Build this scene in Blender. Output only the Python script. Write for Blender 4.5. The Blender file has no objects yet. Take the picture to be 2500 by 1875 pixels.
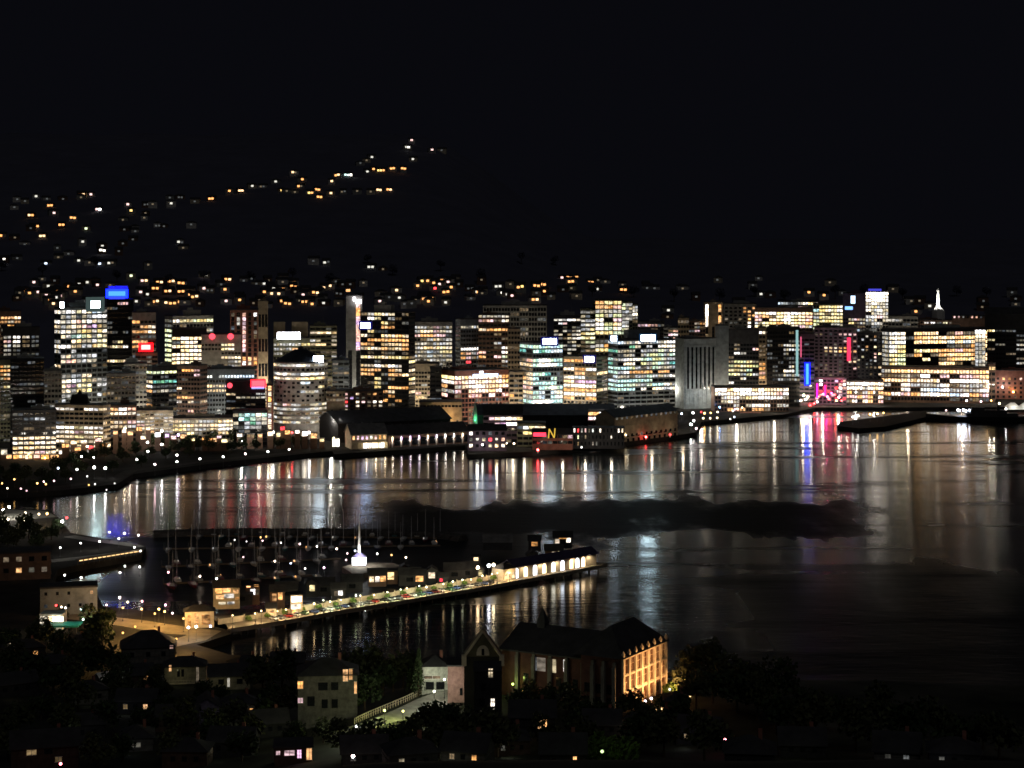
import bpy, math, random
from mathutils import Vector, Matrix

R = random.Random(11)
sc = bpy.context.scene
COLL = sc.collection
F, H, HY = 4665.0, 150.0, 610.0          # focal length and horizon in units of the 2500 px wide frame, eye height in metres

# ---------------------------------------------------------------- camera, world, moon
cd = bpy.data.cameras.new('camera')
cam = bpy.data.objects.new('camera', cd)
COLL.objects.link(cam)
cam.location = (0, 0, H)
cam.rotation_euler = (math.pi / 2, 0, 0)
cd.sensor_width = 36.0
cd.lens = F / 2500 * 36
cd.shift_y = -(937.5 - HY) / 2500
cd.clip_start, cd.clip_end = 1.0, 20000.0
cd.dof.use_dof = True                     # a phone's night zoom: everything slightly soft
cd.dof.focus_distance = 100.0
cd.dof.aperture_fstop = 1.8
cd.dof.aperture_blades = 0
sc.camera = cam
sc.view_settings.view_transform = 'Standard'
sc.view_settings.look = 'None'
sc.view_settings.exposure = 0.0
sc.view_settings.gamma = 1.0
sc.cycles.use_denoising = True
sc.cycles.filter_width = 1.5
sc.cycles.max_bounces = 4
sc.cycles.diffuse_bounces = 2
sc.cycles.glossy_bounces = 3
sc.cycles.use_light_tree = True
sc.cycles.caustics_reflective = False
sc.cycles.sample_clamp_indirect = 6.0
sc.cycles.use_adaptive_sampling = False

SUN_EL, SUN_ROT = math.radians(48), math.radians(150)
world = bpy.data.worlds.new('World')
sc.world = world
world.use_nodes = True
nt = world.node_tree
nt.nodes.clear()
sky = nt.nodes.new('ShaderNodeTexSky')
sky.sky_type = 'NISHITA'
sky.sun_disc = False
sky.sun_elevation = math.radians(-4.0)
sky.sun_rotation = SUN_ROT
bg1 = nt.nodes.new('ShaderNodeBackground')
bg1.inputs['Strength'].default_value = 0.002
bg2 = nt.nodes.new('ShaderNodeBackground')
bg2.inputs['Color'].default_value = (0.0026, 0.0027, 0.0041, 1)
addn = nt.nodes.new('ShaderNodeAddShader')
wo = nt.nodes.new('ShaderNodeOutputWorld')
nt.links.new(sky.outputs['Color'], bg1.inputs['Color'])
nt.links.new(bg1.outputs[0], addn.inputs[0])
nt.links.new(bg2.outputs[0], addn.inputs[1])
nt.links.new(addn.outputs[0], wo.inputs[0])

sd = bpy.data.lights.new('moonlight', 'SUN')
sd.energy = 0.08
sd.angle = math.radians(12)
sd.color = (1.0, 0.97, 0.93)
moon = bpy.data.objects.new('moonlight', sd)
COLL.objects.link(moon)
moon.rotation_euler = (math.radians(46), 0, math.radians(14))


# ---------------------------------------------------------------- pixel helpers (2500 x 1875 frame of the photograph)
def P(px, py, z=3.0):
    D = (H - z) * F / (py - HY)
    return Vector(((px - 1250) / F * D, D, z))


def XY(px, D):
    return Vector(((px - 1250) / F * D, D, 0))


def Zat(py, D):
    return H - (py - HY) * D / F


def PX(p):
    return 1250 + F * p[0] / p[1], HY + F * (H - p[2]) / p[1]


# ---------------------------------------------------------------- mesh builder
class MB:
    def __init__(s):
        s.v, s.f, s.m = [], [], []

    def add(s, vs, fs, mi=0):
        o = len(s.v)
        s.v += [tuple(p) for p in vs]
        for q in fs:
            s.f.append([i + o for i in q])
            s.m.append(mi)

    def box(s, x0, x1, y0, y1, z0, z1, mi=0):
        s.add([(x0, y0, z0), (x1, y0, z0), (x1, y1, z0), (x0, y1, z0), (x0, y0, z1), (x1, y0, z1), (x1, y1, z1), (x0, y1, z1)],
              [(0, 3, 2, 1), (4, 5, 6, 7), (0, 1, 5, 4), (1, 2, 6, 5), (2, 3, 7, 6), (3, 0, 4, 7)], mi)

    def prism(s, pts, z0, z1, mi=0):
        n = len(pts)
        s.add([(p[0], p[1], z0) for p in pts] + [(p[0], p[1], z1) for p in pts],
              [list(range(n))[::-1], list(range(n, 2 * n))] + [(i, (i + 1) % n, n + (i + 1) % n, n + i) for i in range(n)], mi)

    def cone(s, x, y, z0, z1, r0, r1, n=10, mi=0):
        vs, fs = [], []
        for z, r in ((z0, r0), (z1, r1)):
            for k in range(n):
                a = 2 * math.pi * (k + .5) / n
                vs.append((x + r * math.cos(a), y + r * math.sin(a), z))
        fs = [(i, (i + 1) % n, n + (i + 1) % n, n + i) for i in range(n)] + [list(range(n))[::-1], list(range(n, 2 * n))]
        s.add(vs, fs, mi)

    def tube(s, p, q, r0, r1=None, n=6, mi=0):
        p, q = Vector(p), Vector(q)
        r1 = r0 if r1 is None else r1
        d = (q - p).normalized()
        a = d.orthogonal().normalized()
        b = d.cross(a)
        vs = []
        for c, r in ((p, r0), (q, r1)):
            for k in range(n):
                t = 2 * math.pi * k / n
                vs.append(c + a * (r * math.cos(t)) + b * (r * math.sin(t)))
        s.add(vs, [(i, (i + 1) % n, n + (i + 1) % n, n + i) for i in range(n)] + [list(range(n))[::-1], list(range(n, 2 * n))], mi)

    def ball(s, c, r, n=8, m=5, mi=0, sz=1.0):
        vs = [(c[0], c[1], c[2] - r * sz)]
        for j in range(1, m):
            t = math.pi * j / m
            for k in range(n):
                a = 2 * math.pi * k / n
                vs.append((c[0] + r * math.sin(t) * math.cos(a), c[1] + r * math.sin(t) * math.sin(a), c[2] - r * sz * math.cos(t)))
        vs.append((c[0], c[1], c[2] + r * sz))
        fs = [(0, 1 + (k + 1) % n, 1 + k) for k in range(n)]
        for j in range(m - 2):
            o = 1 + j * n
            fs += [(o + k, o + (k + 1) % n, o + n + (k + 1) % n, o + n + k) for k in range(n)]
        o = 1 + (m - 2) * n
        fs += [(o + k, o + (k + 1) % n, len(vs) - 1) for k in range(n)]
        s.add(vs, fs, mi)

    def gable(s, x0, x1, y0, y1, z0, z1, ov=0.5, th=0.35, axis='x', mi=0):
        """pitched roof slab pair, ridge along axis"""
        if axis == 'x':
            ym = (y0 + y1) / 2
            prof = [(y0 - ov, z0 - ov * (z1 - z0) / (ym - y0)), (ym, z1), (y1 + ov, z0 - ov * (z1 - z0) / (ym - y0))]
            pts = prof + [(p[0], p[1] - th) for p in prof[::-1]]
            n = len(pts)
            s.add([(x0 - ov, p[0], p[1]) for p in pts] + [(x1 + ov, p[0], p[1]) for p in pts],
                  [(0, 1, 4, 5), (1, 2, 3, 4), (n + 5, n + 4, n + 1, n), (n + 4, n + 3, n + 2, n + 1)] + [((i + 1) % n, i, n + i, n + (i + 1) % n) for i in range(n)], mi)
        else:
            xm = (x0 + x1) / 2
            k = ov * (z1 - z0) / (xm - x0)
            prof = [(x0 - ov, z0 - k), (xm, z1), (x1 + ov, z0 - k)]
            pts = prof + [(p[0], p[1] - th) for p in prof[::-1]]
            n = len(pts)
            s.add([(p[0], y0 - ov, p[1]) for p in pts] + [(p[0], y1 + ov, p[1]) for p in pts],
                  [(5, 4, 1, 0), (4, 3, 2, 1), (n, n + 1, n + 4, n + 5), (n + 1, n + 2, n + 3, n + 4)] + [(i, (i + 1) % n, n + (i + 1) % n, n + i) for i in range(n)], mi)

    def hip(s, x0, x1, y0, y1, z0, z1, ov=0.6, mi=0):
        x0, x1, y0, y1 = x0 - ov, x1 + ov, y0 - ov, y1 + ov
        w, d = x1 - x0, y1 - y0
        if w >= d:
            a, b = (x0 + d / 2, (y0 + y1) / 2, z1), (x1 - d / 2 + 1e-3, (y0 + y1) / 2, z1)
            fs = [(0, 1, 5, 4), (1, 2, 5), (2, 3, 4, 5), (3, 0, 4), (0, 3, 2, 1)]
        else:
            a, b = ((x0 + x1) / 2, y0 + w / 2, z1), ((x0 + x1) / 2, y1 - w / 2, z1)
            fs = [(0, 1, 4), (1, 2, 5, 4), (2, 3, 5), (3, 0, 4, 5), (0, 3, 2, 1)]
        s.add([(x0, y0, z0), (x1, y0, z0), (x1, y1, z0), (x0, y1, z0), a, b], fs, mi)

    def mesh(s, name, mats=()):
        me = bpy.data.meshes.new(name)
        me.from_pydata(s.v, [], s.f)
        for m in mats:
            me.materials.append(m)
        if len(mats) > 1:
            me.polygons.foreach_set('material_index', s.m)
        me.update()
        return me

    def obj(s, name, mats, parent=None, loc=(0, 0, 0), rz=0.0):
        mats = mats if isinstance(mats, (list, tuple)) else [mats]
        return link(name, s.mesh(name, mats), parent, loc, rz)


def link(name, me, parent=None, loc=(0, 0, 0), rz=0.0):
    o = bpy.data.objects.new(name, me)
    COLL.objects.link(o)
    o.location = loc
    o.rotation_euler = (0, 0, rz)
    if parent is not None:
        o.parent = parent
    return o


USED = {}


def tag(o, label, cat, group=None, kind=None):
    o['label'] = label
    o['category'] = cat
    if group:
        o['group'] = group
    if kind:
        o['kind'] = kind
    USED.setdefault(label, []).append(o.name)
    return o


def thing(name, label, cat, loc=(0, 0, 0), rz=0.0, group=None):
    o = bpy.data.objects.new(name, None)
    o.empty_display_size = 1.0
    COLL.objects.link(o)
    o.location = loc
    o.rotation_euler = (0, 0, rz)
    return tag(o, label, cat, group)


def structure(o):
    o['kind'] = 'structure'
    return o


def dup(root, loc, rz, label, group=None, scale=None):
    """a copy of a thing with copies of its parts and sub-parts"""
    r = root.copy()
    COLL.objects.link(r)
    r.location, r.rotation_euler = loc, (0, 0, rz)
    if scale:
        r.scale = (scale, scale, scale)
    r['label'] = label
    USED.setdefault(label, []).append(r.name)
    if group:
        r['group'] = group
    out = [r]
    for ch in list(root.children):
        c = ch.copy()
        COLL.objects.link(c)
        c.parent = r
        out.append(c)
        for g in list(ch.children):
            d = g.copy()
            COLL.objects.link(d)
            d.parent = c
    return r


ORD = ['first', 'second', 'third', 'fourth', 'fifth', 'sixth', 'seventh', 'eighth', 'ninth', 'tenth', 'eleventh', 'twelfth', 'thirteenth', 'fourteenth',
       'fifteenth', 'sixteenth', 'seventeenth', 'eighteenth', 'nineteenth', 'twentieth', 'twenty-first', 'twenty-second', 'twenty-third', 'twenty-fourth',
       'twenty-fifth', 'twenty-sixth', 'twenty-seventh', 'twenty-eighth', 'twenty-ninth', 'thirtieth']



def ORDN(i):
    return ORD[i] if i < 30 else 'thirty-' + ORD[i - 30] if i < 39 else 'fortieth' if i == 39 else 'forty-' + ORD[i - 40] if i < 49 else 'fiftieth' if i == 49 else 'fifty-' + ORD[i - 50]


# ---------------------------------------------------------------- materials
MATS = {}


def mat(name, col, rough=0.8, var=0.35, scale=0.25, metal=0.0, spec=0.3, island=False):
    if name in MATS:
        return MATS[name]
    m = bpy.data.materials.new(name)
    MATS[name] = m
    m.use_nodes = True
    t = m.node_tree
    b = t.nodes['Principled BSDF']
    b.inputs['Roughness'].default_value = rough
    b.inputs['Metallic'].default_value = metal
    b.inputs['Specular IOR Level'].default_value = spec
    tc = t.nodes.new('ShaderNodeTexCoord')
    n1 = t.nodes.new('ShaderNodeTexNoise')
    n1.inputs['Scale'].default_value = scale
    n1.inputs['Detail'].default_value = 5
    n1.inputs['Roughness'].default_value = 0.65
    t.links.new(tc.outputs['Object'], n1.inputs['Vector'])
    mr = t.nodes.new('ShaderNodeMapRange')
    mr.inputs['From Min'].default_value = 0.3
    mr.inputs['From Max'].default_value = 0.7
    mr.inputs['To Min'].default_value = 1 - var
    mr.inputs['To Max'].default_value = 1 + var
    t.links.new(n1.outputs['Fac'], mr.inputs['Value'])
    fac = mr.outputs[0]
    if island:
        g = t.nodes.new('ShaderNodeNewGeometry')
        m2 = t.nodes.new('ShaderNodeMapRange')
        m2.inputs['To Min'].default_value = 0.45
        m2.inputs['To Max'].default_value = 1.6
        t.links.new(g.outputs['Random Per Island'], m2.inputs['Value'])
        mm = t.nodes.new('ShaderNodeMath')
        mm.operation = 'MULTIPLY'
        t.links.new(fac, mm.inputs[0])
        t.links.new(m2.outputs[0], mm.inputs[1])
        fac = mm.outputs[0]
    vm = t.nodes.new('ShaderNodeVectorMath')
    vm.operation = 'SCALE'
    vm.inputs[0].default_value = col
    t.links.new(fac, vm.inputs['Scale'])
    t.links.new(vm.outputs[0], b.inputs['Base Color'])
    return m


def emis(name, col, strength, tex=False, sample=True):
    if name in MATS:
        return MATS[name]
    m = bpy.data.materials.new(name)
    MATS[name] = m
    m.use_nodes = True
    t = m.node_tree
    t.nodes.clear()
    e = t.nodes.new('ShaderNodeEmission')
    e.inputs['Color'].default_value = (*col, 1)
    e.inputs['Strength'].default_value = strength
    o = t.nodes.new('ShaderNodeOutputMaterial')
    t.links.new(e.outputs[0], o.inputs[0])
    if tex:                                   # rooms behind the glass: ceiling lights, blinds, furniture
        tc = t.nodes.new('ShaderNodeTexCoord')
        oi = t.nodes.new('ShaderNodeObjectInfo')
        ad = t.nodes.new('ShaderNodeVectorMath')
        ad.operation = 'MULTIPLY_ADD'
        ad.inputs[1].default_value = (0.42, 0.42, 0.8)
        t.links.new(tc.outputs['Object'], ad.inputs[0])
        sc2 = t.nodes.new('ShaderNodeVectorMath')
        sc2.operation = 'SCALE'
        sc2.inputs[0].default_value = (31, 57, 83)
        t.links.new(oi.outputs['Random'], sc2.inputs['Scale'])
        t.links.new(sc2.outputs[0], ad.inputs[2])
        n = t.nodes.new('ShaderNodeTexNoise')
        n.inputs['Scale'].default_value = 1.0
        n.inputs['Detail'].default_value = 2
        t.links.new(ad.outputs[0], n.inputs['Vector'])
        mr = t.nodes.new('ShaderNodeMapRange')
        mr.inputs['From Min'].default_value = 0.33
        mr.inputs['From Max'].default_value = 0.68
        mr.inputs['To Min'].default_value = 0.25 * strength
        mr.inputs['To Max'].default_value = 1.75 * strength
        t.links.new(n.outputs['Fac'], mr.inputs['Value'])
        g = t.nodes.new('ShaderNodeNewGeometry')
        m2 = t.nodes.new('ShaderNodeMapRange')
        m2.inputs['To Min'].default_value = .35
        m2.inputs['To Max'].default_value = 1.65
        t.links.new(g.outputs['Random Per Island'], m2.inputs['Value'])
        mm = t.nodes.new('ShaderNodeMath')
        mm.operation = 'MULTIPLY'
        t.links.new(mr.outputs[0], mm.inputs[0])
        t.links.new(m2.outputs[0], mm.inputs[1])
        t.links.new(mm.outputs[0], e.inputs['Strength'])
        wn = t.nodes.new('ShaderNodeTexWhiteNoise')      # lamps of different warmth from room to room
        wn.noise_dimensions = '2D'
        cx = t.nodes.new('ShaderNodeCombineXYZ')
        t.links.new(g.outputs['Random Per Island'], cx.inputs['X'])
        t.links.new(oi.outputs['Random'], cx.inputs['Y'])
        t.links.new(cx.outputs[0], wn.inputs['Vector'])
        cm = t.nodes.new('ShaderNodeMix')
        cm.data_type = 'RGBA'
        k0 = tuple(min(1, c * f) for c, f in zip(col, (1.0, .84, .58)))
        k1 = tuple(min(1, c * f) for c, f in zip(col, (.92, 1.0, 1.25)))
        cm.inputs['A'].default_value = (*k0, 1)
        cm.inputs['B'].default_value = (*k1, 1)
        t.links.new(wn.outputs['Value'], cm.inputs['Factor'])
        t.links.new(cm.outputs['Result'], e.inputs['Color'])
    m.cycles.emission_sampling = 'FRONT' if sample else 'NONE'
    return m


WALLS = {
    'grey': (.30, .30, .28), 'pale': (.50, .48, .43), 'white': (.62, .60, .56), 'dark': (.045, .045, .05), 'black': (.018, .018, .02), 'brown': (.16, .10, .075),
    'brick': (.24, .10, .075), 'tan': (.36, .29, .20), 'bluegrey': (.20, .23, .25), 'olive': (.24, .24, .16), 'pink': (.42, .28, .26), 'teal': (.10, .17, .16),
    'purple': (.14, .10, .14), 'cream': (.55, .48, .36)}


def wall(k):
    return mat('wall_' + k, WALLS[k], 0.85)


M_ROOF = mat('roof_dark', (.05, .05, .055), 0.9)
M_ROOFG = mat('roof_grey', (.16, .16, .16), 0.85)
M_STEEL = mat('steel_dark', (.09, .09, .1), 0.5, metal=0.4)
M_WHITE = mat('white_paint', (.75, .74, .70), 0.5, var=.1)
M_GLASS = mat('dark_glass', (.012, .014, .017), 0.12, var=.2, spec=0.5)
M_ASPH = mat('asphalt', (.055, .054, .052), 0.9, scale=.1)
M_CONC = mat('concrete', (.30, .28, .25), 0.9, scale=.12)
M_PAVE = mat('paving', (.26, .22, .17), 0.85, scale=.15)
M_TIMBER = mat('timber', (.17, .13, .09), 0.85, scale=.3)
M_ROCK = mat('rock', (.07, .065, .06), 0.95, scale=.3, var=.6)
M_TRUNK = mat('bark', (.07, .05, .035), 0.95)
M_LEAF = mat('leaf_dark', (.035, .055, .022), 0.8, island=True)
M_LEAF2 = mat('leaf_olive', (.06, .07, .03), 0.8, island=True)
M_LEAFB = mat('leaf_bright', (.10, .17, .035), 0.7, island=True)

COLS = {
    'w': ((1.0, .79, .50), 1.0), 'W': ((1.0, .93, .80), 1.25), 'o': ((1.0, .52, .20), .85), 'y': ((1.0, .84, .42), .9), 'g': ((.82, .92, .55), .8),
    'a': ((1.0, .66, .34), 1.25),
    'c': ((.62, .95, .90), .9), 't': ((.26, .78, .62), .55), 'b': ((.66, .79, 1.0), 1.0), 'p': ((1.0, .64, .60), .75), 'v': ((.80, .52, 1.0), .8),
    'r': ((1.0, .05, .06), 1.6), 'd': ((1.0, .78, .5), .13), 'k': ((.8, .85, .85), .08), 'l': ((.95, .92, .80), .42), 'B': ((1.0, .95, .85), 3.2)}
GAIN = 1.5


def win_mat(ch, lv):
    c, s = COLS[ch]
    return emis('lit_%s_%d' % (ch, lv), c, s * (.4, .7, 1.0, 1.35)[lv] * GAIN, tex=True)


WMESH = {}


def win_mesh(w, h):
    k = (round(w, 1), round(h, 1))
    if k not in WMESH:
        b = MB()
        w, h = max(k[0], .2), max(k[1], .2)
        n = max(1, round(w / 2.9))
        g = .62 if n > 1 else 0.0                      # mullions between the panes
        pw = (w - g * (n - 1)) / n
        for i in range(n):
            x = -w / 2 + i * (pw + g)
            b.box(x, x + pw, -.10, .06, -h / 2, h / 2, 0)
        WMESH[k] = b.mesh('window', [M_GLASS])
    return WMESH[k]


def put_window(parent, w, h, loc, rz, ch, lv=None, name='window'):
    o = link(name, win_mesh(w, h), parent, loc, rz)
    if ch != '.':
        o.material_slots[0].link = 'OBJECT'
        o.material_slots[0].material = win_mat(ch, R.choice((0, 1, 1, 2, 2, 3)) if lv is None else lv)
    return o


def rand_rows(nr, nb, lit, pal, coh=.28):
    rows = []
    for _ in range(nr):
        p = min(1, max(0, R.gauss(lit, coh)))
        s = ''
        base = R.choice(pal)
        while len(s) < nb:
            ch = (base if R.random() < .7 else R.choice(pal)) if R.random() < p else '.'
            s += ch * R.randint(1, 3)
        rows.append(s[:nb])
    return rows


def face_windows(root, org, ex, rz, w, zs, fh, nb, rows, wf, hf, budget, lv=None):
    """windows of one face: org = its left end seen from outside, ex = unit vector along it"""
    bw = w / nb
    lits, darks = [], []
    for i, z in enumerate(zs):
        row = rows[i] if i < len(rows) else ''
        for j in range(nb):
            ch = row[j] if j < len(row) else '.'
            if ch == '_':
                continue
            if ch == '.' and nb > 2 and R.random() < .15:       # a desk lamp or a corridor left on
                ch = R.choice('kdk')
            q = org + ex * (bw * (j + .5))
            (darks if ch == '.' else lits).append(((q.x, q.y, z), ch))
    made = 0
    for loc, ch in lits:
        put_window(root, bw * wf, fh * hf, loc, rz, ch, lv)
        made += 1
    rest = None
    for n, (loc, ch) in enumerate(darks):
        if made < budget:
            put_window(root, bw * wf, fh * hf, loc, rz, '.')
            made += 1
        else:
            rest = darks[n:]
            break
    if rest:
        b = MB()
        c, s_ = math.cos(rz), math.sin(rz)
        for loc, _ in rest:
            hw, hh = bw * wf / 2, fh * hf / 2
            vs = []
            for dz in (-hh, hh):
                for dx, dy in ((-hw, -.1), (hw, -.1), (hw, .06), (-hw, .06)):
                    vs.append((loc[0] + dx * c - dy * s_, loc[1] + dx * s_ + dy * c, loc[2] + dz))
            b.add(vs, [(0, 3, 2, 1), (4, 5, 6, 7), (0, 1, 5, 4), (1, 2, 6, 5), (2, 3, 7, 6), (3, 0, 4, 7)])
        o = b.obj('dark_windows', M_GLASS, root)
        o['kind'] = 'stuff'
    return made


FOOT = []


def building(label, x0, x1, yt, D, fy=None, fp=10.5, nb=6, pat=None, lit=.5, pal='ww', wl='grey', side=0, sb=2, spat=None, slit=None, dep=22.0, wf=.9, hf=.52,
             nr=None, name='office_tower', cat='office tower', ledge=.3, piers=0, plant=1, zb=3.0, D2=None, group=None, roof='flat', budget=100, lv=None, root=None,
             th=25.0, dyaw=0.0, rcol=None, slv=None, glow=None):
    """a block given by its outline in the picture, the depth of its nearest edge, and its lit rows"""
    t = math.radians(th)
    if D2 is not None:
        k0, k1 = XY(x0, D), XY(x1, D2)
        ex = (k1 - k0).normalized()
        w = (k1 - k0).length
        ey = Vector((-ex.y, ex.x, 0))
        d = dep
        c = k0 + ex * (w / 2) + ey * (d / 2)
    else:
        xm = (x0 + x1) / 2
        a = math.atan((xm - 1250) / F)
        u, v = Vector((math.cos(a), -math.sin(a), 0)), Vector((math.sin(a), math.cos(a), 0))
        fr = x1 - x0 - abs(side)
        if side:
            w, d = fr * D / F / math.cos(t), abs(side) * D / F / math.sin(t)
            sg = 1 if side > 0 else -1
            ex = u * math.cos(t) + v * (math.sin(t) * sg)
            ey = -u * (math.sin(t) * sg) + v * math.cos(t)
            K = XY(x0 + side if side > 0 else x1 + side, D)
            c = K + ex * (w / 2 * sg) + ey * (d / 2)
        else:
            w, d, ex, ey = fr * D / F, dep, u, v
            if dyaw:
                ty = math.radians(dyaw)
                ex, ey = u * math.cos(ty) + v * math.sin(ty), -u * math.sin(ty) + v * math.cos(ty)
            c = XY(xm, D) + ey * (d / 2)
    rz = math.atan2(ex.y, ex.x)
    h = Zat(yt, D) - zb
    FOOT.append((label, [c + ex * (i * w / 2) + ey * (j * d / 2) for i, j in ((-1, -1), (1, -1), (1, 1), (-1, 1))]))
    base = Vector((c.x, c.y, zb))
    if root is None:
        root = thing(name, label, cat, base, rz, group)
        off, rot = Vector((0, 0, 0)), 0.0
    else:                                             # a further wing of the same building
        rot = rz - root.rotation_euler[2]
        q = base - root.location
        ca, sa = math.cos(-root.rotation_euler[2]), math.sin(-root.rotation_euler[2])
        off = Vector((q.x * ca - q.y * sa, q.x * sa + q.y * ca, q.z))
    hold = root
    fh = fp * D / F
    fy = yt + fp * .8 if fy is None else fy
    z0 = Zat(fy, D) - zb
    zs = []
    z = z0
    while z > fh * .45 and (nr is None or len(zs) < nr):
        zs.append(z)
        z -= fh
    m = MB()
    m.box(-w / 2, w / 2, -d / 2, d / 2, 0, h)
    if ledge:
        for z in zs:
            m.box(-w / 2 - ledge, w / 2 + ledge, -d / 2 - ledge, d / 2 + ledge, z - fh * .5, z - fh * .5 + fh * (1 - hf) * .45)
    if piers:
        n = piers
        for i in range(n + 1):
            x = -w / 2 + w * i / n
            m.box(x - .35, x + .35, -d / 2 - .55, -d / 2 + .2, 0, h - .3)
    wm = wall(wl)

    def place(mb, nm, mm):
        o = mb.obj(nm, mm, hold, off, rot)
        return o

    place(m, 'wall', wm)
    rm = rcol or M_ROOF
    if roof == 'flat':
        r = MB()
        r.box(-w / 2 - .25, w / 2 + .25, -d / 2 - .25, d / 2 + .25, h, h + .6)
        r.box(-w / 2 + .5, w / 2 - .5, -d / 2 + .5, d / 2 - .5, h + .6, h + .75)
        place(r, 'roof', rm)
        if plant:
            p = MB()
            pw = w * R.uniform(.3, .55)
            px_ = R.uniform(-.2, .2) * w
            p.box(px_ - pw / 2, px_ + pw / 2, -d * .2, d * .3, h + .75, h + .75 + 2.6 * plant)
            p.box(px_ - pw * .2, px_ + pw * .1, -d * .1, d * .2, h + .75 + 2.6 * plant, h + 1.6 + 3.4 * plant)
            p.tube((px_ + pw * .3, 0, h + .75 + 2.6 * plant), (px_ + pw * .3, 0, h + 6 + 3 * plant), .12, .05)
            place(p, 'plant_room', wall('grey') if wl in ('dark', 'black') else wm)
    elif roof == 'gable':
        r = MB()
        r.gable(-w / 2, w / 2, -d / 2, d / 2, h, h + d * .28, axis='x')
        place(r, 'roof', rm)
        e = MB()
        for x in (-w / 2 + .1, w / 2 - .1):
            e.add([(x - .1, -d / 2, h), (x - .1, d / 2, h), (x - .1, 0, h + d * .27), (x + .1, -d / 2, h), (x + .1, d / 2, h), (x + .1, 0, h + d * .27)],
                  [(0, 2, 1), (3, 4, 5), (0, 1, 4, 3), (1, 2, 5, 4), (2, 0, 3, 5)])
        place(e, 'gable', wm)
    elif roof == 'hip':
        r = MB()
        r.hip(-w / 2, w / 2, -d / 2, d / 2, h, h + min(w, d) * .28)
        place(r, 'roof', rm)
    nrw = len(zs)
    rows = pat if pat is not None else rand_rows(nrw, nb, lit, pal)
    cr, sr = math.cos(rot), math.sin(rot)

    def T(x, y):
        return Vector((off.x + x * cr - y * sr, off.y + x * sr + y * cr, 0))

    zo = [z + off.z for z in zs]
    if side > 0 or side < 0:
        srows = spat if spat is not None else rand_rows(nrw, sb, lit * .9 if slit is None else slit, pal)
        bs = min(30, budget // 3)
        if side > 0:
            face_windows(hold, T(-w / 2, d / 2), Vector((sr, -cr, 0)), rot - math.pi / 2, d, zo, fh, sb, srows, wf, hf, bs, slv)
        else:
            face_windows(hold, T(w / 2, -d / 2), Vector((-sr, cr, 0)), rot + math.pi / 2, d, zo, fh, sb, srows, wf, hf, bs, slv)
        budget -= bs
    if nb:
        face_windows(hold, T(-w / 2, -d / 2), Vector((cr, sr, 0)), rot, w, zo, fh, nb, rows, wf, hf, budget, lv)
    root['w'], root['d'], root['h'] = w, d, h
    if glow is None:
        glow = 0 if wl in ('black',) else .5 if wl == 'dark' else .45 if D < 1475 else 1.9
    if glow and label and h > 9:                    # fill lamps added in mid-air to brighten the walls, no fixture
        for sx in (-.25, .25):
            lamp_light(root, (sx * w, -d / 2 - 20, min(17, h * .45)), R.choice(((1, .86, .66), (1, .78, .52), (1, .93, .8))), 4200 * glow, 'wall_fill_light', .8)
    return root


def sign(root, label_part, xa, xb, ya, yb, D, col, strength, th=.5, proud=.8, frame=True, halo=None, hs=.5, grow=1.0):
    """a lit sign standing in front of a facade or roof plant, given by its outline in the picture"""
    p0, p1 = XY(xa, D), XY(xb, D)
    za, zb = Zat(yb, D), Zat(ya, D)
    ca, sa = math.cos(-root.rotation_euler[2]), math.sin(-root.rotation_euler[2])

    def L(p):
        q = p - root.location
        return Vector((q.x * ca - q.y * sa, q.x * sa + q.y * ca, 0))
    a, b = L(p0), L(p1)
    xm, w, y = (a.x + b.x) / 2, abs(b.x - a.x), min(a.y, b.y) - proud
    z0, z1 = za - root.location.z, zb - root.location.z
    m = MB()
    m.box(xm - w / 2, xm + w / 2, y - th, y, z0, z1)
    nm = 'sign_%02d%02d%02d_%d' % (int(col[0] * 99), int(col[1] * 99), int(col[2] * 99), int(strength * 10))
    o = m.obj('sign', emis(nm, col, strength), root)
    if label_part:
        o['label'] = label_part
    if halo:                                      # added glowing panel behind the sign, stands in for its halo
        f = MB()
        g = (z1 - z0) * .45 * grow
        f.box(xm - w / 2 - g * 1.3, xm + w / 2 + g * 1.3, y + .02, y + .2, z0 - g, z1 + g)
        f.obj('halo_panel', emis('glow_%02d%02d%02d_%d' % (int(halo[0] * 99), int(halo[1] * 99), int(halo[2] * 99), int(hs * 100)), halo, hs), o)
    if frame:
        f = MB()
        f.box(xm - w / 2 - .2, xm + w / 2 + .2, y + .02, y + .25, z0 - .2, z1 + .2)
        for x in (xm - w * .35, xm + w * .35):
            f.box(x - .12, x + .12, y + .25, y + proud + 1.0, z0 + .1, z0 + .4)
        f.obj('sign_frame', M_STEEL, o)
    return o


def lamp_light(parent, loc, col, power, name='lamp_light', size=.4, spot=None, aim=None):
    ld = bpy.data.lights.new(name, 'SPOT' if spot else 'POINT')
    ld.energy = power
    ld.color = col
    ld.shadow_soft_size = size
    if spot:
        ld.spot_size = math.radians(spot)
        ld.spot_blend = .6
    o = bpy.data.objects.new(name, ld)
    COLL.objects.link(o)
    o.location = loc
    if aim is not None:
        o.rotation_euler = (Vector(aim) - Vector(loc)).to_track_quat('-Z', 'Y').to_euler()
    o.parent = parent
    return o

# ================================================================ SETTING
def lerp_prof(prof, t):
    if t <= prof[0][0]:
        return prof[0][1]
    for (a, za), (b, zb) in zip(prof, prof[1:]):
        if t <= b:
            k = (t - a) / (b - a)
            return za + (zb - za) * k
    return prof[-1][1]


def smooth(a, b, x):
    t = min(1, max(0, (x - a) / (b - a)))
    return t * t * (3 - 2 * t)


HILL = [(1975, 2), (2020, 42), (2090, 70), (2250, 98), (2500, 134), (3000, 221), (3500, 305), (4000, 388), (4600, 425), (5600, 380), (7000, 300)]


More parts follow.
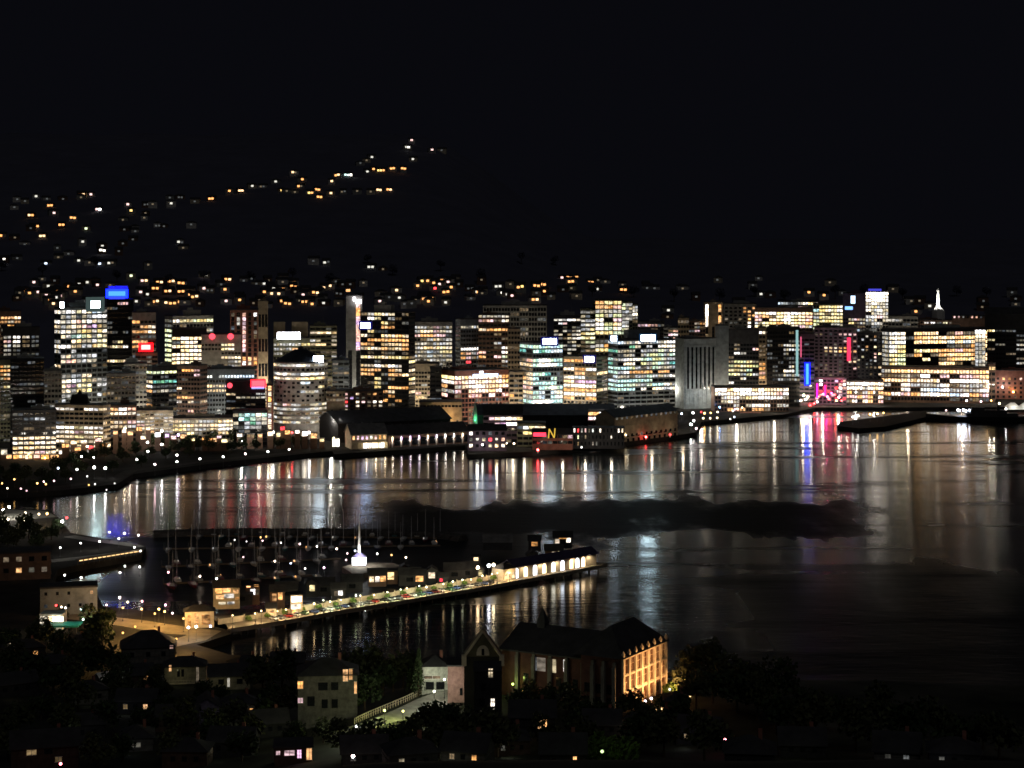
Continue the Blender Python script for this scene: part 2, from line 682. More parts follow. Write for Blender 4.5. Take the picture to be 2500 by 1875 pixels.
def hill_z(x, y):
    p = lerp_prof(HILL, y)
    px = 1250 + F * x / max(y, 1)
    s = 1 - .74 * smooth(1000, 1480, px)
    if p > 85:
        p = 85 + (p - 85) * s
    if p > 40:
        p += 5 * math.sin(x * .011 + 1) * math.sin(y * .009) + 3 * math.sin(x * .031 + y * .017)
    return p


FL = [(0, 100), (300, 64), (350, 45), (450, 27), (500, 21), (600, 10), (672, 2.6), (690, -3)]
FR = [(0, 110), (300, 70), (350, 52), (430, 37), (480, 31), (520, 29), (550, 26.5), (590, 12), (636, 2.5), (655, -3)]


def fore_z(x, y):
    t = smooth(-75, -12, x)
    z = lerp_prof(FL, y) * (1 - t) + lerp_prof(FR, y) * t
    z -= smooth(75, 240, x) * 12 * smooth(640, 420, y)
    if z > 5:
        z += .7 * math.sin(x * .13) * math.sin(y * .09 + 1)
    return z


def hill_hit(px, py):
    y = 1980.0
    while y < 6500:
        x = (px - 1250) / F * y
        if Zat(py, y) <= hill_z(x, y):
            return Vector((x, y, hill_z(x, y)))
        y += 4
    return None


def fore_hit(px, py):
    y = 330.0
    while y < 900:
        x = (px - 1250) / F * y
        z = max(fore_z(x, y), 3.0)
        if Zat(py, y) <= z:
            return Vector((x, y, z))
        y += .5
    return P(px, py)


def grid(name, fn, xs, ys, m):
    b = MB()
    nx = len(xs)
    vs = [(x, y, fn(x, y)) for y in ys for x in xs]
    fs = [(j * nx + i, j * nx + i + 1, (j + 1) * nx + i + 1, (j + 1) * nx + i) for j in range(len(ys) - 1) for i in range(nx - 1)]
    b.add(vs, fs)
    o = b.obj(name, m)
    for p in o.data.polygons:
        p.use_smooth = True
    return structure(o)


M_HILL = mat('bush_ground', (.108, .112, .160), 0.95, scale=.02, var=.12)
M_FORE = mat('hillside_scrub', (.022, .026, .015), 0.95, scale=.12, var=.7)
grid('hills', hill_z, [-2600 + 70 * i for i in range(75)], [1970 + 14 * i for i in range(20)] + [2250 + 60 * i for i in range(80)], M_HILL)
grid('hillside', fore_z, [-210 + 5 * i for i in range(120)], [180 + 4.5 * i for i in range(128)], M_FORE)

# ---- water: calm streaks, with patches ruffled by the wind
M_WATER = bpy.data.materials.new('harbour_water')
M_WATER.use_nodes = True
t = M_WATER.node_tree
pb = t.nodes['Principled BSDF']
pb.inputs['Base Color'].default_value = (.004, .006, .007, 1)
pb.inputs['IOR'].default_value = 1.45
tc = t.nodes.new('ShaderNodeTexCoord')


def noise(scale, detail, vec_scale, off=(0, 0, 0)):
    mp = t.nodes.new('ShaderNodeMapping')
    mp.inputs['Scale'].default_value = vec_scale
    mp.inputs['Location'].default_value = off
    t.links.new(tc.outputs['Object'], mp.inputs['Vector'])
    n = t.nodes.new('ShaderNodeTexNoise')
    n.inputs['Scale'].default_value = scale
    n.inputs['Detail'].default_value = detail
    t.links.new(mp.outputs[0], n.inputs['Vector'])
    return n


def mapr(src, a, b, c, d):
    n = t.nodes.new('ShaderNodeMapRange')
    n.interpolation_type = 'SMOOTHSTEP'
    for k, v in zip(('From Min', 'From Max', 'To Min', 'To Max'), (a, b, c, d)):
        n.inputs[k].default_value = v
    t.links.new(src, n.inputs['Value'])
    return n.outputs[0]


def mth(op, a, b):
    n = t.nodes.new('ShaderNodeMath')
    n.operation = op
    for i, q in enumerate((a, b)):
        if isinstance(q, (int, float)):
            n.inputs[i].default_value = q
        else:
            t.links.new(q, n.inputs[i])
    return n.outputs[0]


sep = t.nodes.new('ShaderNodeSeparateXYZ')
t.links.new(tc.outputs['Object'], sep.inputs[0])
wn = noise(1.0, 9, (.016, .006, 1))
wn.inputs['Roughness'].default_value = .62
wob = mth('MULTIPLY', mth('SUBTRACT', wn.outputs['Fac'], .5), 330)
yy = mth('ADD', sep.outputs['Y'], wob)
# band of wind between the city basin and the marina, seaward of the breakwater
band = mth('MULTIPLY', mapr(yy, 985, 1030, 0, 1), mapr(yy, 1165, 1105, 0, 1))
seaward = mth('MULTIPLY', mapr(mth('ADD', sep.outputs['X'], mth('MULTIPLY', wob, .5)), -110, -45, 0, 1), mapr(mth('ADD', sep.outputs['X'], mth('MULTIPLY', wob, .5)), 215, 165, 0, 1))
near = mth('MULTIPLY', mapr(yy, 960, 800, 0, 1), mapr(sep.outputs['X'], 70, 130, 0, 1))
basin = mth('MULTIPLY', mapr(sep.outputs['X'], 25, -5, 0, 1), mth('MULTIPLY', mapr(sep.outputs['Y'], 800, 840, 0, 1), mapr(sep.outputs['Y'], 1030, 1005, 0, 1)))
basin = mth('MULTIPLY', basin, mapr(sep.outputs['X'], -200, -165, 0, 1))
ruf = mth('MAXIMUM', mth('MAXIMUM', mth('MULTIPLY', band, seaward), mth('MULTIPLY', near, .6)), mth('MULTIPLY', basin, .8))
cat = mapr(noise(1.0, 3, (.004, .02, 1), (3, 7, 0)).outputs['Fac'], .50, .68, 0, .35)
ruf = mth('MINIMUM', mth('ADD', ruf, cat), 1.0)
rough = mth('ADD', mth('MULTIPLY', ruf, .44), .15)
t.links.new(rough, pb.inputs['Roughness'])
bmp = t.nodes.new('ShaderNodeBump')
bmp.inputs['Distance'].default_value = 1.0
t.links.new(mth('ADD', mth('MULTIPLY', ruf, .25), mth('ADD', .05, mapr(sep.outputs['Y'], 1000, 860, 0, .07))), bmp.inputs['Strength'])
hn = mth('ADD', mth('MULTIPLY', noise(1.0, 3, (.10, .30, 1)).outputs['Fac'], .9), mth('MULTIPLY', noise(1.0, 3, (.022, .055, 1)).outputs['Fac'], 1.6))
t.links.new(hn, bmp.inputs['Height'])
t.links.new(bmp.outputs[0], pb.inputs['Normal'])
pb.inputs['Anisotropic'].default_value = .65          # wavelets run in long crests: light smears along the swell, not across
tg = t.nodes.new('ShaderNodeCombineXYZ')
tg.inputs['Y'].default_value = 1.0
t.links.new(tg.outputs[0], pb.inputs['Tangent'])
w = MB()
w.add([(-3000, 300, 0), (3000, 300, 0), (3000, 2300, 0), (-3000, 2300, 0)], [(0, 1, 2, 3)])
structure(w.obj('water', M_WATER))
seab = MB()
seab.add([(-9000, -1500, -6), (9000, -1500, -6), (9000, 9000, -6), (-9000, 9000, -6)], [(0, 1, 2, 3)])
structure(seab.obj('ground', M_ROCK))


def slab(name, px, z=3.0, bot=-4.0, extra=(), m=M_CONC):
    pts = [P(a, b, z) for a, b in px] + [Vector((x, y, z)) for x, y in extra]
    b = MB()
    b.prism([(p.x, p.y) for p in pts], bot, z)
    return structure(b.obj(name, m))


CITY_EDGE = [(-420, 1212), (0, 1206), (150, 1197), (285, 1182), (325, 1157), (520, 1131), (700, 1112), (812, 1101), (816, 1109), (1000, 1097), (1135, 1087), (1142, 1109),
             (1300, 1103), (1480, 1087), (1655, 1062), (1698, 1056), (1712, 1030), (1920, 1011), (1990, 995), (2900, 993)]
slab('quayside_ground', CITY_EDGE, extra=[(1500, 3300), (-1500, 3300)], m=mat('city_ground', (.028, .027, .026), .95, scale=.03, var=.5, spec=.02))
FORE_EDGE = [(-420, 1236), (120, 1244), (150, 1270), (172, 1300), (356, 1334), (346, 1352), (185, 1380), (140, 1391), (130, 1412), (150, 1440), (236, 1450), (252, 1480), (420, 1498),
             (548, 1520), (566, 1547), (480, 1574), (560, 1598), (900, 1625), (1300, 1660), (1700, 1720), (2200, 1820), (2900, 1990)]
slab('shore_ground', FORE_EDGE, extra=[(260, 330), (-260, 330)], m=mat('shore_paving', (.045, .042, .037), .95, scale=.05, var=.5, spec=.05))


def ribbon(name, px, widths, m, z=3.03, th=.0, fn=None):
    pts = [fn(a, b) if fn else P(a, b, z) for a, b in px]
    b = MB()
    vs = []
    for i, p in enumerate(pts):
        d = (pts[min(i + 1, len(pts) - 1)] - pts[max(i - 1, 0)])
        d.z = 0
        d.normalize()
        n = Vector((-d.y, d.x, 0))
        wd = widths if isinstance(widths, (int, float)) else widths[i]
        for s in (-1, 1):
            q = p + n * (wd / 2 * s)
            vs.append((q.x, q.y, p.z + (.3 if fn else 0)))
    b.add(vs, [(2 * i, 2 * i + 2, 2 * i + 3, 2 * i + 1) for i in range(len(pts) - 1)])
    return structure(b.obj(name, m))


# shore drive along the marina, promenade along the city quay, hill street in front
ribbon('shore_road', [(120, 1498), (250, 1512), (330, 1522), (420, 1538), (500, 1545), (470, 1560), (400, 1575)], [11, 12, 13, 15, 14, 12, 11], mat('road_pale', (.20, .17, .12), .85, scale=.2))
ribbon('promenade', [(0, 1196), (150, 1188), (275, 1172), (320, 1149), (520, 1124), (700, 1106), (810, 1095)], 9, mat('promenade_paving', (.045, .042, .04), .95, scale=.2, spec=.02))
ribbon('promenade', [(1000, 1091), (1135, 1082)], 6, MATS['promenade_paving'])
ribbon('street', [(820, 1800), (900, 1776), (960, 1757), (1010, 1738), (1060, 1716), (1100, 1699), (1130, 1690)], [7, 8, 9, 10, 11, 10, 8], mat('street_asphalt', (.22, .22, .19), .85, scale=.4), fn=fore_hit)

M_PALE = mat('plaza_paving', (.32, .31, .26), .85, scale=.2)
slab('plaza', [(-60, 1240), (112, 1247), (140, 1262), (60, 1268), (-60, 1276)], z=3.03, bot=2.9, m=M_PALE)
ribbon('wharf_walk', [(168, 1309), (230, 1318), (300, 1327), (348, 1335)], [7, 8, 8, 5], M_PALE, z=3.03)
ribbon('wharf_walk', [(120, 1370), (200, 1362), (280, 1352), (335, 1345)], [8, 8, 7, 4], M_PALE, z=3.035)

# breakwater and the pier deck with its piles
bw = MB()
BWP = [P(375, 1296), P(470, 1293), P(600, 1290), (P(760, 1291)), P(930, 1293), P(1060, 1297), P(1130, 1306)]
for p, q in zip(BWP, BWP[1:]):
    d = (q - p).normalized()
    n = Vector((-d.y, d.x, 0))
    vs = []
    for e in (p, q):
        for s, z in ((-6, -3), (-2.2, 2.6), (2.2, 2.9), (6, -3)):
            c = e + n * s
            vs.append((c.x, c.y, z))
    bw.add(vs, [(0, 4, 5, 1), (1, 5, 6, 2), (2, 6, 7, 3), (0, 1, 2, 3), (7, 6, 5, 4)])
    for k in range(int((q - p).length / 2)):
        c = p + d * (k * 2 + R.random()) + n * R.uniform(-4.5, 4.5)
        bw.ball((c.x, c.y, R.uniform(.2, 2.6)), R.uniform(.7, 1.4), 5, 3)
tag(bw.obj('breakwater', M_ROCK), 'low dark rock breakwater closing off the marina from the harbour', 'breakwater')

PIER = [(556, 1538), (700, 1516), (820, 1494), (1000, 1465), (1200, 1431), (1400, 1394), (1484, 1377)]
pp = [P(a, b) for a, b in PIER]
pr = thing('pier', 'long lit concrete pier reaching out between marina and open water', 'pier', pp[0])


def rel(root, p):
    ca, sa = math.cos(-root.rotation_euler[2]), math.sin(-root.rotation_euler[2])
    q = Vector(p) - root.location
    return Vector((q.x * ca - q.y * sa, q.x * sa + q.y * ca, q.z))


dk, pl, kerb = MB(), MB(), MB()
pl.cone(0, 0, -7, -1.3, .3, .3, 7)
PILE = pl.mesh('pile', [M_TIMBER])
PIERW = 20.0
pdir = (pp[-1] - pp[0]).normalized()
pnor = Vector((-pdir.y, pdir.x, 0))
fr = [rel(pr, p) for p in pp]
bk = [rel(pr, p + pnor * PIERW) for p in pp]
dk.prism([(p.x, p.y) for p in fr] + [(p.x, p.y) for p in bk[::-1]], -1.3, 0)
dk.obj('deck', M_PAVE, pr)
for p, q in zip(fr, fr[1:]):
    n = int((q - p).length / 6)
    for k in range(n):
        c = p.lerp(q, k / n)
        for off_ in (.8, 7):
            link('pile', PILE, pr, c + pnor * off_)
    kerb.prism([(a.x, a.y) for a in (p, q, q + pnor * .35, p + pnor * .35)], .004, .3)
kerb.obj('kerb', M_TIMBER, pr)


def pier_at(s, off=0.0, z=3.0):
    """point on the pier deck: s metres along its front edge, off metres behind it"""
    for p, q in zip(pp, pp[1:]):
        L_ = (q - p).length
        if s <= L_ or q is pp[-1]:
            c = p + (q - p) * (s / L_) + pnor * off
            return Vector((c.x, c.y, z))
        s -= L_


PIERL = sum((q - p).length for p, q in zip(pp, pp[1:]))
PANG = math.atan2(pdir.y, pdir.x)

# ================================================================ CITY
B = building
# ---- left quarter
r = B('tall white-lit office tower crowned by two white floodlights, every window glowing', 133, 260, 752, 1500, fy=762, fp=12.1, nb=9, side=15, sb=2, wl='bluegrey', pal='WWwl',
      pat=['lWWyWWbbl', 'lllkllWWW', 'llWpWWwll', 'llwwpvvwl', 'WWlyyyWyW', 'WWccgylyl', '..WwllWyy', 'WWWwllwyy', '..l......', 'lwllllW..', 'wppllll..', '.........', '.........', 'llllww...', 'WWWlyywll', 'wpvyyy.ll', 'WWlyyy...', 'll.....l.', 'l........'],
      slit=.35, wf=.8, hf=.62, plant=1.2)
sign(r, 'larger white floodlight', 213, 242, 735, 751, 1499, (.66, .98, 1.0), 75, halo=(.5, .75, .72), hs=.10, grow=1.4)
sign(r, 'smaller white floodlight', 143, 154, 737, 752, 1499, (.8, .95, 1.0), 20)
r = B('dark tower with glowing blue crown sign behind the white-lit tower', 262, 325, 732, 1800, fy=741, fp=11.7, nb=5, wl='black', pal='oow', plant=0,
      pat=['..pp.', '.....', '.....', '.....', '.....', '.....', '.....', '.....', '.dy..', '.ywW.', '.....', '.....', 'wwyw.', '.....', '.....', 'wwpp.', 'wwpo.'])
cr = MB()
D_ = 1812
p0, p1 = rel(r, XY(264, D_)), rel(r, XY(312, D_))
cr.box(p0.x, p1.x, p0.y, p0.y + 9, r['h'], Zat(698, D_) - 3)
cr.obj('crown', wall('white'), r)
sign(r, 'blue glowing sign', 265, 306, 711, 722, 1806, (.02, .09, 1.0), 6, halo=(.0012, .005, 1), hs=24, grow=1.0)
sign(r, 'blue light strip below the sign', 266, 305, 725, 730, 1805, (.02, .03, .9), 3, frame=False)
B('slim grey slab with a few amber strip windows behind the red sign', 323, 380, 763, 1640, fy=786, fp=12, nb=3, wl='grey', pat=['o..', '.ow', 'oow', '...', 'oo.', 'o..', '..d', '...'], plant=.6)
r = B('squat grey block carrying a glowing red sign', 331, 384, 862, 1590, fy=872, nb=4, wl='brown', lit=.15, pal='do', plant=0)
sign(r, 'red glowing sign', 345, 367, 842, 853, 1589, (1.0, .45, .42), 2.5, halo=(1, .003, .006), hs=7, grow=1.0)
B('far-left block with amber upper windows at the frame edge', -30, 50, 760, 1700, fy=776, fp=10, nb=5, wl='brown', pat=['..oow', '.oowo', '...o.', '.....', '.....', '.d...'], plant=.8)
B('grey office block with three columns of white windows, far left', 8, 96, 800, 1590, fy=823, fp=10.5, nb=4, wl='dark', pat=['lWWk', 'pWdk', 'lldk', 'lk..', 'lkkk', '....', '....'], wf=.75, plant=1)
B('dark unlit glass block with flat roof left of the white-lit tower', 27, 106, 877, 1430, nb=4, wl='black', lit=.02, pal='k', plant=.7, budget=30)
B('narrow block glowing yellow at the left frame edge', -40, 24, 878, 1460, fy=895, fp=10, nb=4, wl='olive', pat=['..oy', '..oo', '..ow', '..yo', '....', '..ky', '....', '...k'], plant=.5)
B('shabby grey block with bare concrete grid beside the white-lit tower', 100, 150, 905, 1462, nb=3, wl='grey', lit=.12, pal='kld', plant=.5, fp=13)
B('grey concrete-frame office with rows of unlit windows below the blue-crowned tower', 304, 358, 888, 1500, nb=3, wl='pale', lit=.03, pal='k', fp=12, piers=3, hf=.5, budget=40)
B('dim grey block with vertical piers below the red sign', 262, 330, 912, 1450, nb=4, wl='grey', lit=.06, pal='kd', fp=12.5, piers=4, budget=40)
B('block with teal and green lit strip floors left of the brown block', 358, 431, 897, 1470, fy=910, fp=11.4, nb=3, wl='dark', pat=['ggg', '.k.', 'ttt', 'kkk', 'llk', '...', '..k', '.k.', 'ddd', 'k..', '.ll'], side=14, sb=2,
  spat=['gg', '..', 'ww', 'WW', 'oo', '..', 'dd', 'oo', 'ww'], plant=.5)
B('dark waterfront block with four glowing lower floors, far left', 32, 136, 1003, 1358, fy=1011, fp=11.7, nb=4, wl='dark', pat=['k...', '.kl.', '....', '.d..', '....', 'wwww', 'WwWw', 'wwww', 'wwpw', 'wo.o'], plant=.6, lv=2)
r = B('waterfront hotel with bright bands of warm windows below the white-lit tower', 137, 270, 990, 1366, fy=1000, fp=11.3, nb=5, wl='tan', side=-18, sb=2, pat=['WW.WW', '.....', '.....', 'k....', 'WWyWW', 'WWpWW', 'wwywy', 'wwwww', '.lyww', 'ww.ll', 'lll..'], slit=.02, plant=0)
cr = MB()
a_, b_ = rel(r, XY(172, 1385)), rel(r, XY(222, 1385))
cr.cone((a_.x + b_.x) / 2, a_.y, r['h'] + .5, Zat(962, 1385) - 3, 7.2, 5.5, 12)
cr.cone((a_.x + b_.x) / 2, a_.y, Zat(962, 1385) - 3, Zat(950, 1385) - 3, 2, .2, 8)
cr.obj('plant_room', wall('black'), r)
B('brown-framed block with two bright floors over a dark colonnade by the promenade', 268, 332, 990, 1388, fy=999, fp=10.6, nb=3, wl='brown', pat=['oWp', 'wWw', '...', 'wwp', 'wwW', '...', '...', '...', '...'], piers=3, hf=.6)
B('pale low block with greyish lit strips by the promenade', 332, 422, 1002, 1430, fy=1012, fp=8.4, nb=4, wl='cream', pat=['ldll', 'dlll', 'lldl', 'pldl', 'wwll', 'dodl'], plant=.4)

# ---- from the brown block to the round tower
B('rear office tower with one yellow-green top row and green strip windows down its flank', 402, 520, 772, 1700, fy=784, fp=12, nb=6, wl='grey', side=20, sb=1,
  pat=['Wyygyg', '......', 'd....l', '......', '......', '......', '......', '......'], spat=['k', 'k', 'g', 'g', 'g', 'g', 'g', 'g', 'g'], plant=1.6, slv=2)
B('broad office block with eight continuous rows of warm windows', 420, 504, 803, 1640, fy=826, fp=9.9, nb=4, wl='black', pat=['wWww', '.ww.', 'wwww', '.wWw', 'wwww', 'wwww', 'wwyw', '..ww', '....', '.oo.'], lv=3, plant=0, hf=.62)
r = B('plain grey block with two round red lights on its roof edge', 492, 588, 817, 1600, fy=842, fp=10.3, nb=6, wl='grey', pat=['...yw_', '...yw_', '___...', '___www', '____ll', '...wll', '....ll', '......'], plant=0, ledge=0, glow=4)
for x in (518, 563):
    q = rel(r, XY(x, 1598))
    bl = MB()
    bl.ball((q.x, q.y - .6, Zat(821, 1600) - 3), 2.6, 10, 7)
    bl.tube((q.x, q.y - .5, Zat(821, 1600) - 6.5), (q.x, q.y + .6, Zat(821, 1600) - 6.5), .2)
    bl.obj('red_lamp', emis('red_lamp', (1, .07, .10), 2.2), r)
B('red-brick tower with a long pink-lit vertical stair window', 562, 630, 757, 1720, fy=768, fp=10.8, nb=5, wl='brick', pat=['..p.W', '.lp..', '.lp..', '..p..', '..p.d', '..p.d', '..p..', '..p..', '..p..', '....', '.oooo', '.WWWo', '.....', '...p.'], wf=.55, hf=.8, ledge=0, plant=1.1)
B('tall beige stair shaft rising beside the red-brick tower', 630, 654, 735, 1735, nb=1, wl='tan', lit=0, fp=60, ledge=0, dep=12, plant=.4, glow=7)
B('brown block with pale flank and a few amber windows behind the low quay building', 430, 506, 893, 1500, fy=905, fp=11, nb=4, wl='brown', pat=['.oop', '...p', '....', '....', 'W...', '....', 'ooo.', 'W.W.', '....', '..p.'], side=-18, sb=1, slit=0, plant=.7)
B('grey block with a pale blue lit top band and tall vertical fins', 505, 620, 901, 1520, fy=919, fp=11.5, nb=8, wl='bluegrey', pat=['b_bbbbbb', '........', 'wwwp....', 'wwww....'], piers=16, ledge=0, plant=.5, nr=9)
r = B('dark block with red glowing sign on its parapet', 552, 648, 932, 1472, fy=962, fp=8.6, nb=4, wl='black', pat=['w..l', '.lll', '....', '....'], plant=0)
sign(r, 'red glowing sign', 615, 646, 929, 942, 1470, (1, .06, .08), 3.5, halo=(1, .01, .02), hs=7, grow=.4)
sign(r, 'blue light strip below the sign', 614, 645, 944, 949, 1470, (.35, .4, 1), 1.4, frame=False)
q = rel(r, XY(561, 1470))
bl = MB()
bl.ball((q.x, q.y - .4, Zat(941, 1470) - 3), 2.1, 9, 6)
bl.obj('red_lamp', emis('red_lamp', (1, .07, .10), 2.2), r)
B('glazed pavilion with teal-white lit storeys on the quay', 569, 652, 1005, 1424, fy=1013, fp=10, nb=6, wl='dark', pat=['lcccWc', '.ctcll', 'l.ltll', 'kklll.'], plant=0, hf=.75)
B('long low quay building with four warm ribbon floors behind the waterfront trees', 398, 570, 1021, 1440, fy=1029, fp=9.6, nb=9, wl='cream', pat=['lwlllllww', 'wyywwwwWW', 'lyylllwWW', '..lyl.lww'], plant=.3, hf=.6)
r = B('slender orange-lit stair tower with pointed cap beside the round tower', 650, 667, 940, 1446, fy=948, fp=13.5, nb=1, wl='brick', pat=['o', 'w', 'o', 'W', 'd', 'W', 'B', 'w'], wf=.45, hf=.8, ledge=.25, plant=0, dep=6, roof='flat')
cap = MB()
cap.cone(0, 0, r['h'] + .7, Zat(925, 1446) - 3, 2.6, .15, 4)
cap.obj('cap', wall('tan'), r)
r = B('grey tower under a big white illuminated sign with tan plant boxes', 668, 757, 826, 1700, fy=841, fp=11, nb=4, wl='olive', pat=['llly', 'llo.', 'l..l', '....'], plant=0)
cr = MB()
for xa, xb, yt in ((668, 696, 786), (712, 752, 786)):
    a_, b_ = rel(r, XY(xa, 1708)), rel(r, XY(xb, 1708))
    cr.box(a_.x, b_.x, a_.y, a_.y + 8, r['h'], Zat(yt, 1708) - 3)
cr.obj('plant_room', wall('tan'), r)
sign(r, 'large white illuminated sign', 677, 733, 811, 828, 1700, (.93, .95, 1.0), 16)
B('drab block with yellow-green top rows behind the round tower', 757, 822, 796, 1655, fy=803, fp=9.5, nb=5, wl='olive', lit=.35, pal='lwgd', plant=.6)

# round tower
def round_tower():
    D0, xm = 1480, 734
    rr = 66 * D0 / F
    c = XY(xm, D0 + rr)
    zt = Zat(886, D0)
    t_ = thing('round_tower', 'round white tower with dark conical roof and curved rows of small windows', 'office tower', (c.x, c.y, 3), -math.atan(c.x / c.y))
    h = zt - 3
    n = 40
    m = MB()
    m.cone(0, 0, 0, h, rr, rr, n)
    fh = 10.7 * D0 / F
    rows = []
    z = h - fh * .6
    while z > 2:
        rows.append(z)
        m.cone(0, 0, z - fh * .62, z - fh * .38, rr + .4, rr + .4, n)
        z -= fh
    m.obj('wall', wall('white'), t_)
    r_ = MB()
    r_.cone(0, 0, h, h + .9, rr + .6, rr + .6, n)
    r_.cone(0, 0, h + .9, Zat(853, D0 + rr) - 3, rr - 1, 5, n)
    r_.cone(0, 0, Zat(853, D0 + rr) - 3, Zat(846, D0 + rr) - 3, 2.5, 2, 8)
    r_.obj('roof', mat('roof_blueblack', (.03, .035, .045), .5), t_)
    pat = ['wllWWlll', '........', 'lWWlWWWd', 'wwwwwywd', '....b...', '......y.', '....ll..', '........', '........', 'ldpldlll', 'wlllllll', 'dldddldd', 'ldldldld', 'dlwldldd']
    for i, z in enumerate(rows[:14]):
        for j in range(16):
            a = -math.pi / 2 + (j - 7.5) * math.radians(10.2)
            ch = pat[i][j // 2]
            if i > 9 and ch == '.' and j in (0, 15):
                continue
            loc = ((rr + .02) * math.cos(a), (rr + .02) * math.sin(a), z)
            put_window(t_, rr * .178 * (.92 if ch != '.' else .6), fh * .5, loc, a + math.pi / 2, ch) if (ch != '.' or i < 9) and (i < 4 or ch != '.' or (i + j) % 3) else None
    sign(t_, 'white illuminated sign on the roof edge', 765, 789, 869, 884, D0 + 8, (.72, .87, 1.0), 30)
    return t_


round_tower()
B('blank tan block right of the round tower', 797, 843, 955, 1482, nb=3, wl='tan', lit=.05, pal='d', fp=12, nr=2, plant=.4, ledge=0)
B('tall dim blue-grey slab behind the blank tan block', 812, 852, 880, 1560, nb=3, wl='bluegrey', lit=.07, pal='dk', fp=11, plant=.6)
B('pink-windowed low block beside the blank tan block', 838, 936, 955, 1500, fy=962, fp=9.6, nb=7, wl='brown', pat=['p.w..o.', 'pv.....', 'r.WpdBW', 'p.w.ddl', 'w.d..p.'], wf=.55, plant=.5)

# ---- centre
r = B('slim tower with salmon-pink lit strip and white-lit cap', 845, 884, 722, 1720, fy=746, fp=10.4, nb=2, wl='grey', pat=['_p', '_o', '_o', '_p', '_v', '_p', '_p', '_p', '_p', '_v', '_p'], wf=.5, hf=.98, ledge=0, plant=0, dep=14, lv=2)
sign(r, 'white-lit cap', 862, 868, 725, 735, 1718, (1, .93, .97), 6, frame=False)
sign(r, 'white-lit cap', 868, 882, 731, 741, 1718, (1, .93, .97), 6, frame=False)
sign(r, None, 845, 855, 706, 712, 1722, (1, .5, .2), 1.6, frame=False)
r = B('big dark office tower banded with warm ribbon windows and a small blue-white sign', 880, 1014, 764, 1640, fy=768, fp=10.55, nb=7, wl='black', side=-16, sb=1,
      pat=['.lyWl..', '.Wy.l..', '...yd..', '...oo..', '.y.k...', 'w..wwow', '.oooooo', 'oo.wwwo', 'wwwowwo', '.d.d..d', 'ywywyyy', '.......', 'wwWwWW.', 'ooo.ow.', 'oo..oow', '..y.d..', '..y....', '..y.ooo', 'w..ow..', '.od.o..', '..oo.o.'],
      spat=['.', '.', '.', '.', '.', '.', '.', '.', '.', '.', 'd', 'y', 'd', 'w', 'd', 'y', 'w', 'd', 'w'], hf=.6, plant=2.2)
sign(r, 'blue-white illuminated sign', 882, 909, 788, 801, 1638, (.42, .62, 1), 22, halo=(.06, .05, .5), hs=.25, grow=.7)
B('grey office block with nine even rows of pale warm windows', 1011, 1104, 786, 1700, fy=799, fp=10, nb=6, wl='grey', pat=['lllpll', 'lwwpll', 'poopp.', '..lwll', 'llllll', 'lwwwyw', 'llblyy', 'llblll', 'llllll', '.ll.l.'], hf=.55, plant=.8)
B('pale blank gable-sided block with a few white lamps, right of the warm-banded tower', 1014, 1072, 888, 1600, fy=910, nb=4, wl='cream', pat=['....', '..ll', '....', '.b..', '....', 'p.p.', 'ww..'], fp=10, ledge=0, plant=.4, glow=3.5)
B('narrow unlit slab between pale blocks', 1050, 1078, 900, 1570, nb=2, wl='dark', lit=.03, pal='k', fp=11, plant=.3)
B('grey block with white vertical fins over a white-lit floor', 1112, 1176, 780, 1680, fy=799, fp=10.7, nb=4, wl='bluegrey', pat=['llll', '....', '....', '....', '....', 'WWWW', 'oplp', 'op.l', '.r..'], piers=4, ledge=0, plant=.5, side=12, sb=1, slit=0)
B('block with a glowing amber balcony row near its top', 1168, 1243, 770, 1660, fy=772, fp=11, nb=4, wl='brown', pat=['llll', 'ppdW', '....', 'wooo', '....', '....', '..l.', '...W', 'p..W', 'o.pg', '...W'], plant=.5)
B('slim block with beige full-height columns', 1240, 1270, 803, 1650, nb=2, wl='tan', lit=.1, pal='d', fp=12, piers=2, ledge=.2, plant=.3)
B('broad grey concrete slab with deep unlit bays behind the amber balcony block', 1180, 1334, 746, 1800, nb=7, wl='grey', lit=.03, pal='k', fp=12, piers=7, hf=.62, budget=60, plant=1, glow=5)
B('grey-black tower with two white rows on top and speckled lights beside the green-lit tower', 1352, 1418, 772, 1730, fy=781, fp=9, nb=6, wl='dark', pat=['lllWWW', '.lp...', '....kk', 'l.l..l', 'll.dlW', '..dlWW', 'd..ll.', '.dl.ll', '..dll.', '...l..', '.....l'], plant=1.1, wf=.85)
r = B('tall yellow-green lit tower with domed dark top and stepped wings', 1453, 1518, 733, 1760, fy=739, fp=10.5, nb=3, wl='olive', pat=['oyy', 'oop', 'lll', 'glg', 'W.p', 'Wgw', 'WgW', 'yyg', '...', 'kkk', 'loy', 'yyo', '...', 'dd.'], wf=.88, hf=.68, lv=2, plant=0, dep=26)
B('', 1417, 1453, 754, 1768, fy=762, fp=10.5, nb=3, wl='olive', root=r, pat=['lll', 'l..', 'lll', 'lll', 'lly', 'yyy', 'gyy', 'dgg', 'ddl', 'kdd', '.dl', '.dl'], plant=0, budget=30, wf=.9)
B('', 1518, 1544, 737, 1768, fy=744, fp=8.6, nb=3, wl='olive', root=r, pat=['gll', 'gll', 'lll', 'lll', 'lll', 'll.', 'll.', 'gl.', 'gd.', '...'], plant=0, budget=25, wf=.9, hf=.7)
B('', 1544, 1557, 743, 1774, fy=750, fp=8.6, nb=1, wl='olive', root=r, pat=['l', 'l', 'W', 'l', 'd'], plant=0, budget=12, hf=.7)
dm = MB()
dm.ball((-7, 0, r['h'] + .4), 8, 12, 6, sz=.6)
dm.ball((7, 0, r['h'] + .4), 8, 12, 6, sz=.6)
dm.obj('dome', M_ROOFG, r)
